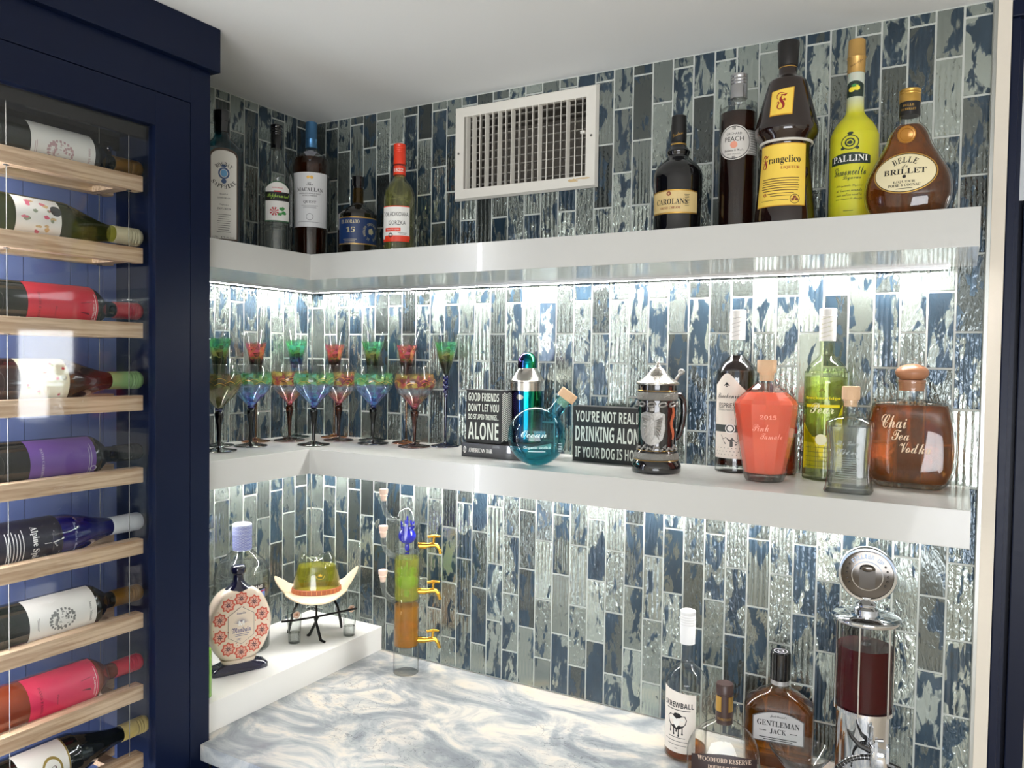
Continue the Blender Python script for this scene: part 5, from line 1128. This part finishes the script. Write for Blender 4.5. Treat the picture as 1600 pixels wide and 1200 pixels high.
for i, (x, y, lb) in enumerate(((.139, -.196, 'tall shot glass with round crest at the left end of the hat stand'), (.215, -.092, 'tall shot glass with round crest at the right end of the hat stand'))):
    t = put('shot_glass', lb, 'glass', x, y, ZL1, 0, 'shot glasses beside the hat decanter')
    q = MB(); q.loft([(0, 13.5), (1, 14), (26, 14.5), (84, 18), (84.5, 17.4), (26, 13)], 32, (True, False)); q.build('wall', CLEAR, t)
    q = MB(); q.loft([(1, 12.5), (24, 13)], 28); q.build('thick_base', THICK, t)
    q = D(surf([(0, 14), (26, 14.5), (84, 18)], .3), .5); q.ell(0, 70, 8.5); e_ = q.build('crest', M('copper_crest', G(222, 196, 176), .4), t)
    q = D(surf([(0, 14), (26, 14.5), (84, 18)], .3), .8); q.ell(0, 70, 7, 7, 24, .86); blob(q, 0, 71, 4, 4, 3); q.build('crest_relief', M('copper_dark', G(170, 120, 90), .4, .4), e_)

# --- slim bottle at the cabinet edge
P = cr([(0, 19), (2, 21), (4, 21), (4, 21), (84, 21), (98, 17), (106, 9), (110, 8), (110, 8), (130, 8)])
t = put('green_spirit_bottle', 'slim green bottle with brown label, half cut off by the navy cabinet', 'bottle', .202, -.508, ZL1, 14)
hull(t, P, M('leaf_green_glass', G(110, 160, 50), .12, coat=.5)); cap(t, [(96, 9.5), (132, 9.5), (133, 8)], BLACKG)
q = D(surf(P, -.3), .3); q.rect(0, 44, 36, 74, 24, 4); lo = q.build('label', M('kraft_label', G(150, 118, 78), .6), t)
q = D(surf(P, -.3), .6); q.text('Wild Mint', 8, 52, 40, 7, 'bold', PI / 2); q.ell(10, 16, 5); q.build('lettering', WHITE, lo)

# ------------------------------------------------------------------ on the stone worktop
# --- three-tier glass tower with gold taps
t = put('tap_decanter', 'three-tier glass tap decanter with gold taps standing by the tiled wall', 'decanter', .377, -.080, ZK, 4)
q = MB(); q.loft([(0, 28), (1, 29), (344, 29)] + [(344 + 40 * math.sin(a * PI / 20), 29 * math.cos(a * PI / 20)) for a in range(1, 10)], 44, (True, True)); q.build('tube', CLEAR, t)
for z in (64, 170, 280, 345): q = MB(); q.loft([(z, 28.5), (z + 2, 28.5)], 40); q.build('divider', thin('divider_glass', (.9, .93, .92), .5, 2), t)
q = MB(); q.loft([(66.5, 27.5), (158, 27.5)], 40); q.build('amber_liquid', liquid('tower_amber', G(232, 166, 54), body=.25), t)
q = MB(); q.loft([(172.5, 27.5), (268, 27.5)], 40); q.build('lime_liquid', liquid('tower_lime', G(226, 226, 104), body=.22), t)
def bulb(z, mt, nm, spikes=True):
    q = MB(); q.ball((0, 0, z), 21, 21, 19, 26, 14); q.loft([(z - 34, 4), (z - 28, 6), (z - 20, 5), (z - 16, 8)], 16)
    if spikes:
        for k in range(7): a = k * 2 * PI / 7; q.tube([(9 * math.cos(a), 9 * math.sin(a), z + 14), (14 * math.cos(a), 14 * math.sin(a), z + 24), (15 * math.cos(a), 15 * math.sin(a), z + 33)], [5, 4, 1.5], 8)
        q.tube([(0, 0, z + 14), (0, 0, z + 46)], [4, 1.5], 8)
    q.build(nm, mt, t)
bulb(318, M('cobalt_bulb', G(10, 20, 170), .05, coat=.8), 'blue_bulb'); bulb(212, M('green_bulb', G(96, 170, 40), .08, coat=.8), 'green_bulb'); bulb(106, liquid('amber_bulb', G(240, 190, 110), 0, 1.5), 'amber_bulb', False)
BR = M('polished_brass', G(226, 176, 72), .15, 1.0)
for z in (296, 190, 76):
    q = MB(); q.tube([(26, -6, z), (44, -10, z)], 7.5, 14); q.tube([(44, -10, z), (56, -13, z + 2), (66, -15, z + 2), (72, -17, z - 6), (76, -18, z - 18)], [6, 6, 5.5, 4.5, 4], 12); q.tube([(60, -14, z + 4), (60, -14, z + 20)], 3.4, 10); tp = q.build('tap', BR, t)
    q = MB(); q.tube([(46, -14, z + 21), (60, -14, z + 23), (74, -14, z + 21)], [3.2, 3.8, 3.2], 10); q.tube([(60, -21, z + 21), (60, -7, z + 21)], 2.6, 8); q.build('tap_handle', BR, tp)
for z in (352, 268, 166):
    q = MB(); q.tube([(-26, -4, z + 4), (-38, -6, z + 8), (-50, -8, z + 22), (-55, -8, z + 42), (-55, -8, z + 58)], 6.5, 16); fl_ = q.build('filler_spout', THICK, t)
    q = MB(1e-3, Matrix.Translation((-55, -8, z + 50))); q.loft([(0, 6), (10, 7.5), (12, 9.5), (15, 8), (18, 10), (26, 10.5), (27, 9.5)], 20); q.build('stopper', M('pale_stopper', G(240, 210, 190), .55), t)

# --- peanut whiskey with white label
P = cr([(0, 34), (2, 38), (5, 38), (5, 38), (128, 38), (144, 36), (158, 27), (168, 15), (176, 10.5), (184, 10), (184, 10), (212, 10)])
t = put('peanut_whiskey_bottle', 'clear near-empty bottle with white cap and black sheep label on the worktop', 'bottle', 1.050, -0.109, ZK, 0)
hull(t, P, CLEAR); liq(t, P, 4, 16, AMBER); cap(t, ridged(208, 269, 14, 5), M('white_screw_cap', G(232, 232, 232), .35))
fn = surf(P, -.45)
q = D(fn, .4); q.rect(0, 72, 70, 112, 30, 6, lambda a: -4 * a); lo = q.build('label', M('label_white', G(236, 228, 218), .5), t)
q = D(fn, .7); q.text('SKREWBALL', 2, 104, 58, 10, 'bold'); q.lines(2, 95, 48, 1, 3, 1.4); q.lines(0, 44, 34, 1, 3, 1); q.lines(0, 37, 50, 2, 7, .9); q.lines(0, 24, 6, 1, 2, 1)
q.poly([(-17, 72), (-18, 80), (-13, 86), (-7, 85), (-3, 89), (5, 89), (10, 85), (16, 85), (19, 78), (17, 70), (12, 64), (6, 60), (0, 58), (-7, 61), (-13, 65)])
for x, l in ((-12, 10), (-5, 14), (0, 8), (4, 16), (11, 12)): q.rect(x, 64 - l / 2, 1.8, l, 1, 3); q.ell(x, 64 - l, 1.6, 2.2, 12)
q.build('lettering', BLACK, lo)
q = D(fn, 1.0); q.poly([(-6, 80), (-14, 78), (-15, 76), (-7, 76), (-5, 68), (0, 62), (5, 68), (7, 76), (15, 76), (14, 78), (6, 80)]); q.build('sheep_face', WHITE, lo)

# --- bourbon with dark label
P = [(0, 56, 30, 4), (4, 60, 33, 3.6), (40, 61.5, 34, 3), (58, 61, 33, 2.8), (74, 56, 30, 2.6), (90, 46, 26, 2.4), (102, 32, 21, 2.2), (108, 22, 17, 2), (112, 15, 14, 2), (118, 13, 13, 2), (130, 12.5, 12.5, 2)]; P = cr(P, 3)
t = put('bourbon_bottle', 'broad clear bourbon bottle with dark brown label and neck wrap at the frame bottom', 'bottle', 1.138, -0.178, ZK, 4)
hull(t, P, CLEAR); liq(t, P, 5, 20, AMBER)
c_ = cap(t, [(108, 14.6), (158, 13.6), (159, 14.8), (174, 14.8), (176, 13.6)], M('brown_wrap', G(62, 42, 38), .35), 'neck_wrap')
q = D(surf([(100, 14.6), (160, 14.2)]), .4); q.rect(-13, 143, 14, 26, 8, 4); q.rect(13, 143, 14, 26, 8, 4); q.text('DOUBLE OAKED', 0, 118, 26, 4); q.build('gold_patch', GOLD, c_)
fn = surf(P)
q = D(fn, .5); q.rect(0, 36, 108, 44, 40, 6, lambda a: 8 * (1 - a * a)); lo = q.build('label', M('chocolate_label', G(44, 26, 26), .4), t)
q = D(fn, .8); q.text('WOODFORD RESERVE', 0, 56, 88, 7.5, 'serif'); q.text('DOUBLE OAKED', 0, 44, 54, 6, 'serif'); q.build('lettering', M('pale_tan_print', G(212, 188, 168), .5), lo)
q = D(fn, .8); q.rect(2, 36, 40, 3, 12, 1); q.build('orange_line', M('ember_print', G(196, 70, 40), .5), lo)

# --- Tennessee whiskey
P = [(0, 56, 34, 7), (3, 59, 37, 7), (100, 60.5, 37.5, 7), (108, 58, 36, 6), (118, 50, 32, 4.5), (128, 38, 27, 3.2), (136, 24, 20, 2.4), (142, 17, 16, 2), (148, 15.5, 15.5, 2), (158, 15.5, 15.5, 2)]; P = cr(P, 3)
t = put('tennessee_whiskey_bottle', 'square-shouldered amber whiskey bottle with black cap and grey arched label', 'bottle', 1.206, -0.052, ZK, -2)
hull(t, P, CLEAR); liq(t, P, 5, 126, liquid('whiskey_amber', G(208, 130, 40)), 2.5)
c_ = cap(t, [(154, 16.5), (156, 18), (203, 18), (205, 16.5)], BLACKG); q = MB(); q.loft([(146, 16.2), (156, 16.2)], 32, (False, False)); q.build('neck_foil', M('clear_silver', G(190, 188, 188), .3, .6), t)
q = D(lambda s_, z, o_: (s_, z, 205.3), 0); q.ell(0, 0, 12, 12, 30, .9); q.ell(0, 0, 6, 6, 24, .7); q.build('cap_ring', _m['silver_print'], c_)
fn = surf(P)
q = D(fn, .5); q.rect(0, 74, 88, 44, 24, 6, lambda a: 12 * (1 - a * a)); lo = q.build('label', M('grey_rim', G(90, 88, 88), .4), t)
q = D(fn, .8); q.rect(0, 74.3, 84, 41, 24, 6, lambda a: 11.6 * (1 - a * a)); q.build('label_panel', M('silver_grey_label', G(190, 188, 188), .45), lo)
q = D(fn, 1.1); q.text("JACK DANIEL'S", 0, 78, 40, 3.5, 'script', arc=(20, 90)) if False else q.text("Jack Daniel's", 0, 99, 28, 6, 'script'); q.text('GENTLEMAN', 0, 86, 72, 10, 'serif'); q.text('JACK', 0, 72, 28, 10, 'serif'); q.lines(0, 60, 66, 2, 3.4, 1.4); q.rect(-26, 72, 12, 1.2, 4, 1); q.rect(26, 72, 12, 1.2, 4, 1); q.build('lettering', BLACK, lo)
q = MB(); q.box(-46, 46, -38.4, -37.6, 50, 51.5); q.build('embossed_line', CLEAR, t, False)

# --- chrome dispenser
t = put('drink_dispenser', 'chrome gas-pump style drink dispenser with a chamber of dark red liquid', 'dispenser', 1.352, -.118, ZK, 0)
q = MB(); q.loft([(0, 52), (6, 52), (10, 42), (158, 42), (160, 47), (166, 47)], 48); q.build('base', CHROME, t)
q = MB(); q.loft([(166, 43.5), (308, 43.5)], 48, (False, False)); q.build('chamber', thin('chamber_glass', gloss=0.4), t)
q = MB(); q.loft([(167, 42.2), (266, 42.2)], 48); q.build('red_liquid', M('cherry_liquid', G(58, 1, 6), .05, spec=.15), t)
q = MB(); q.loft([(267, 9), (304, 9)], 24); q.build('ice_tube', thin('ice_tube', (.85, .86, .88), .5, 1.4), t)
q = MB()
for k in range(6): a = k * PI / 3 + .35; q.tube([(46.5 * math.cos(a), 46.5 * math.sin(a), 160), (46.5 * math.cos(a), 46.5 * math.sin(a), 310)], 1.5, 8)
q.build('rods', CHROME, t)
q = MB(); q.loft([(306, 47), (308, 52), (311, 53.5), (314, 53), (317, 48), (320, 30), (322, 19), (327, 20), (331, 15), (336, 17), (340, 11), (346, 9)], 48); q.build('lid', CHROME, t)
md = Matrix.Translation((0, 0, 384)) @ Matrix.Rotation(PI / 2, 4, 'X')
q = MB(1e-3, md); q.loft([(-7, 42), (-6, 45), (6, 45), (8, 43.5), (8, 40), (6, 39)], 56); mo = q.build('medallion', CHROME, t)
q = MB(1e-3, md); q.loft([(6.2, 39.5), (6.8, 36)], 48); q.build('medallion_face', M('smoked_chrome', G(96, 92, 88), .12, 1.0), mo)
fm = flat(-6.8, 0, 384)
q = D(fm, .5); q.text("FILL'ER UP", 0, 0, 100, 7, 'bold', arc=(30, 90)); q.ell(0, -2, 24, 24, 40, .95); q.build('raised_lettering', CHROME, mo)
q = MB(1e-3, md)
q.add([(-12, -22, 6.8), (12, -22, 6.8), (12, 8, 6.8), (-12, 8, 6.8), (-12, -22, 9), (12, -22, 9), (12, 8, 9), (-12, 8, 9)], [(4, 5, 6, 7), (0, 1, 5, 4), (1, 2, 6, 5), (2, 3, 7, 6), (3, 0, 4, 7)]); q.ball((0, 10, 7), 12, 7, 3, 20, 8)
for k in range(5):
    for s_ in (-1, 1): a = math.radians(-30 + k * 15); q.ball((s_ * 31 * math.cos(a), 31 * math.sin(a), 7), 1.8, 1.8, 1.8, 8, 6)
q.build('pump_emblem', M('smoked_chrome', 0), mo)
q = MB(); q.tube([(18, -40, 112), (22, -58, 112)], 8, 14); q.loft([(96, 13, 10, 3, 24, -64), (112, 14, 11, 3, 24, -64), (122, 12, 9, 3, 24, -64)], 20); q.box(18, 22, -76, -58, 112, 140); q.box(34, 38, -74, -60, 108, 134); q.tube([(18, -66, 138), (30, -66, 140)], 3, 8); vl = q.build('valve', CHROME, t)
q = MB(); q.tube([(12, -62, 118), (-4, -64, 124), (-16, -64, 136), (-22, -63, 146)], [4.5, 4, 3, 1.5], 8); q.tube([(36, -66, 104), (52, -68, 102), (64, -70, 92)], [5, 4, 2], 8); q.build('black_levers', BLACKG, vl)
hp = [Vector((14 - 60 * math.sin(u * PI / 2 * 1.15), -66 - 6 * u, 110 - 62 * (1 - math.cos(u * PI / 2 * 1.15)))) for u in [i / 40 for i in range(41)]]
q = MB(); q.tube(hp, 4.2, 10); q.build('hose', BLACKG, t)
q = MB()
for i in range(2, 40, 2):
    d_ = (hp[min(i + 1, 40)] - hp[i - 1]).normalized(); a = d_.orthogonal().normalized(); b = d_.cross(a); q.tube([hp[i] + a * 4.6 * math.cos(k * PI / 5) + b * 4.6 * math.sin(k * PI / 5) for k in range(10)], .4, 5, True)
q.build('hose_coil', CHROME, t)

# --- martini glass
t = put('martini_glass', 'empty clear martini glass at the bottom edge beside the dispenser', 'glass', 1.272, -.222, ZK)
q = MB(); q.loft([(0, 34), (1.5, 34.5), (3, 20), (6, 5), (10, 3.4), (56, 3.4), (60, 5), (62, 7), (113, 47.5), (114, 47.8), (113.4, 46.6), (64, 5)], 44, (True, True)); q.build('bowl_and_stem', CLEAR, t)

# ------------------------------------------------------------------ beyond the end of the wall
t = thing('tall_cabinet', 'tall navy cabinet with crown board seen past the end of the tiled wall', 'cabinet', (0, 0, 0))
q = MB(1.0); q.box(1.533, 1.552, .03, .62, -1.65, ZC - .001); q.build('side_panel', NAVY, t, False)
q = MB(1.0); q.box(1.5335, 1.546, .018, .029, -1.65, .572); q.build('stile', NAVY, t, False, bevel=.002)
q = MB(1.0); q.box(1.533, 1.562, .012, .40, .572, ZC - .001); q.build('crown_board', NAVY, t, False, bevel=.002)
t = thing('fridge_cabinet', 'second navy cabinet door standing farther back at the right edge', 'cabinet', (0, 0, 0))
q = MB(1.0); q.box(1.566, 1.60, .35, 1.1, -1.65, .33); q.build('carcass', NAVY, t, False)
q = MB(1.0); q.box(1.573, 1.604, .315, .345, -1.60, .325); q.build('door', NAVY, t, False, bevel=.002)
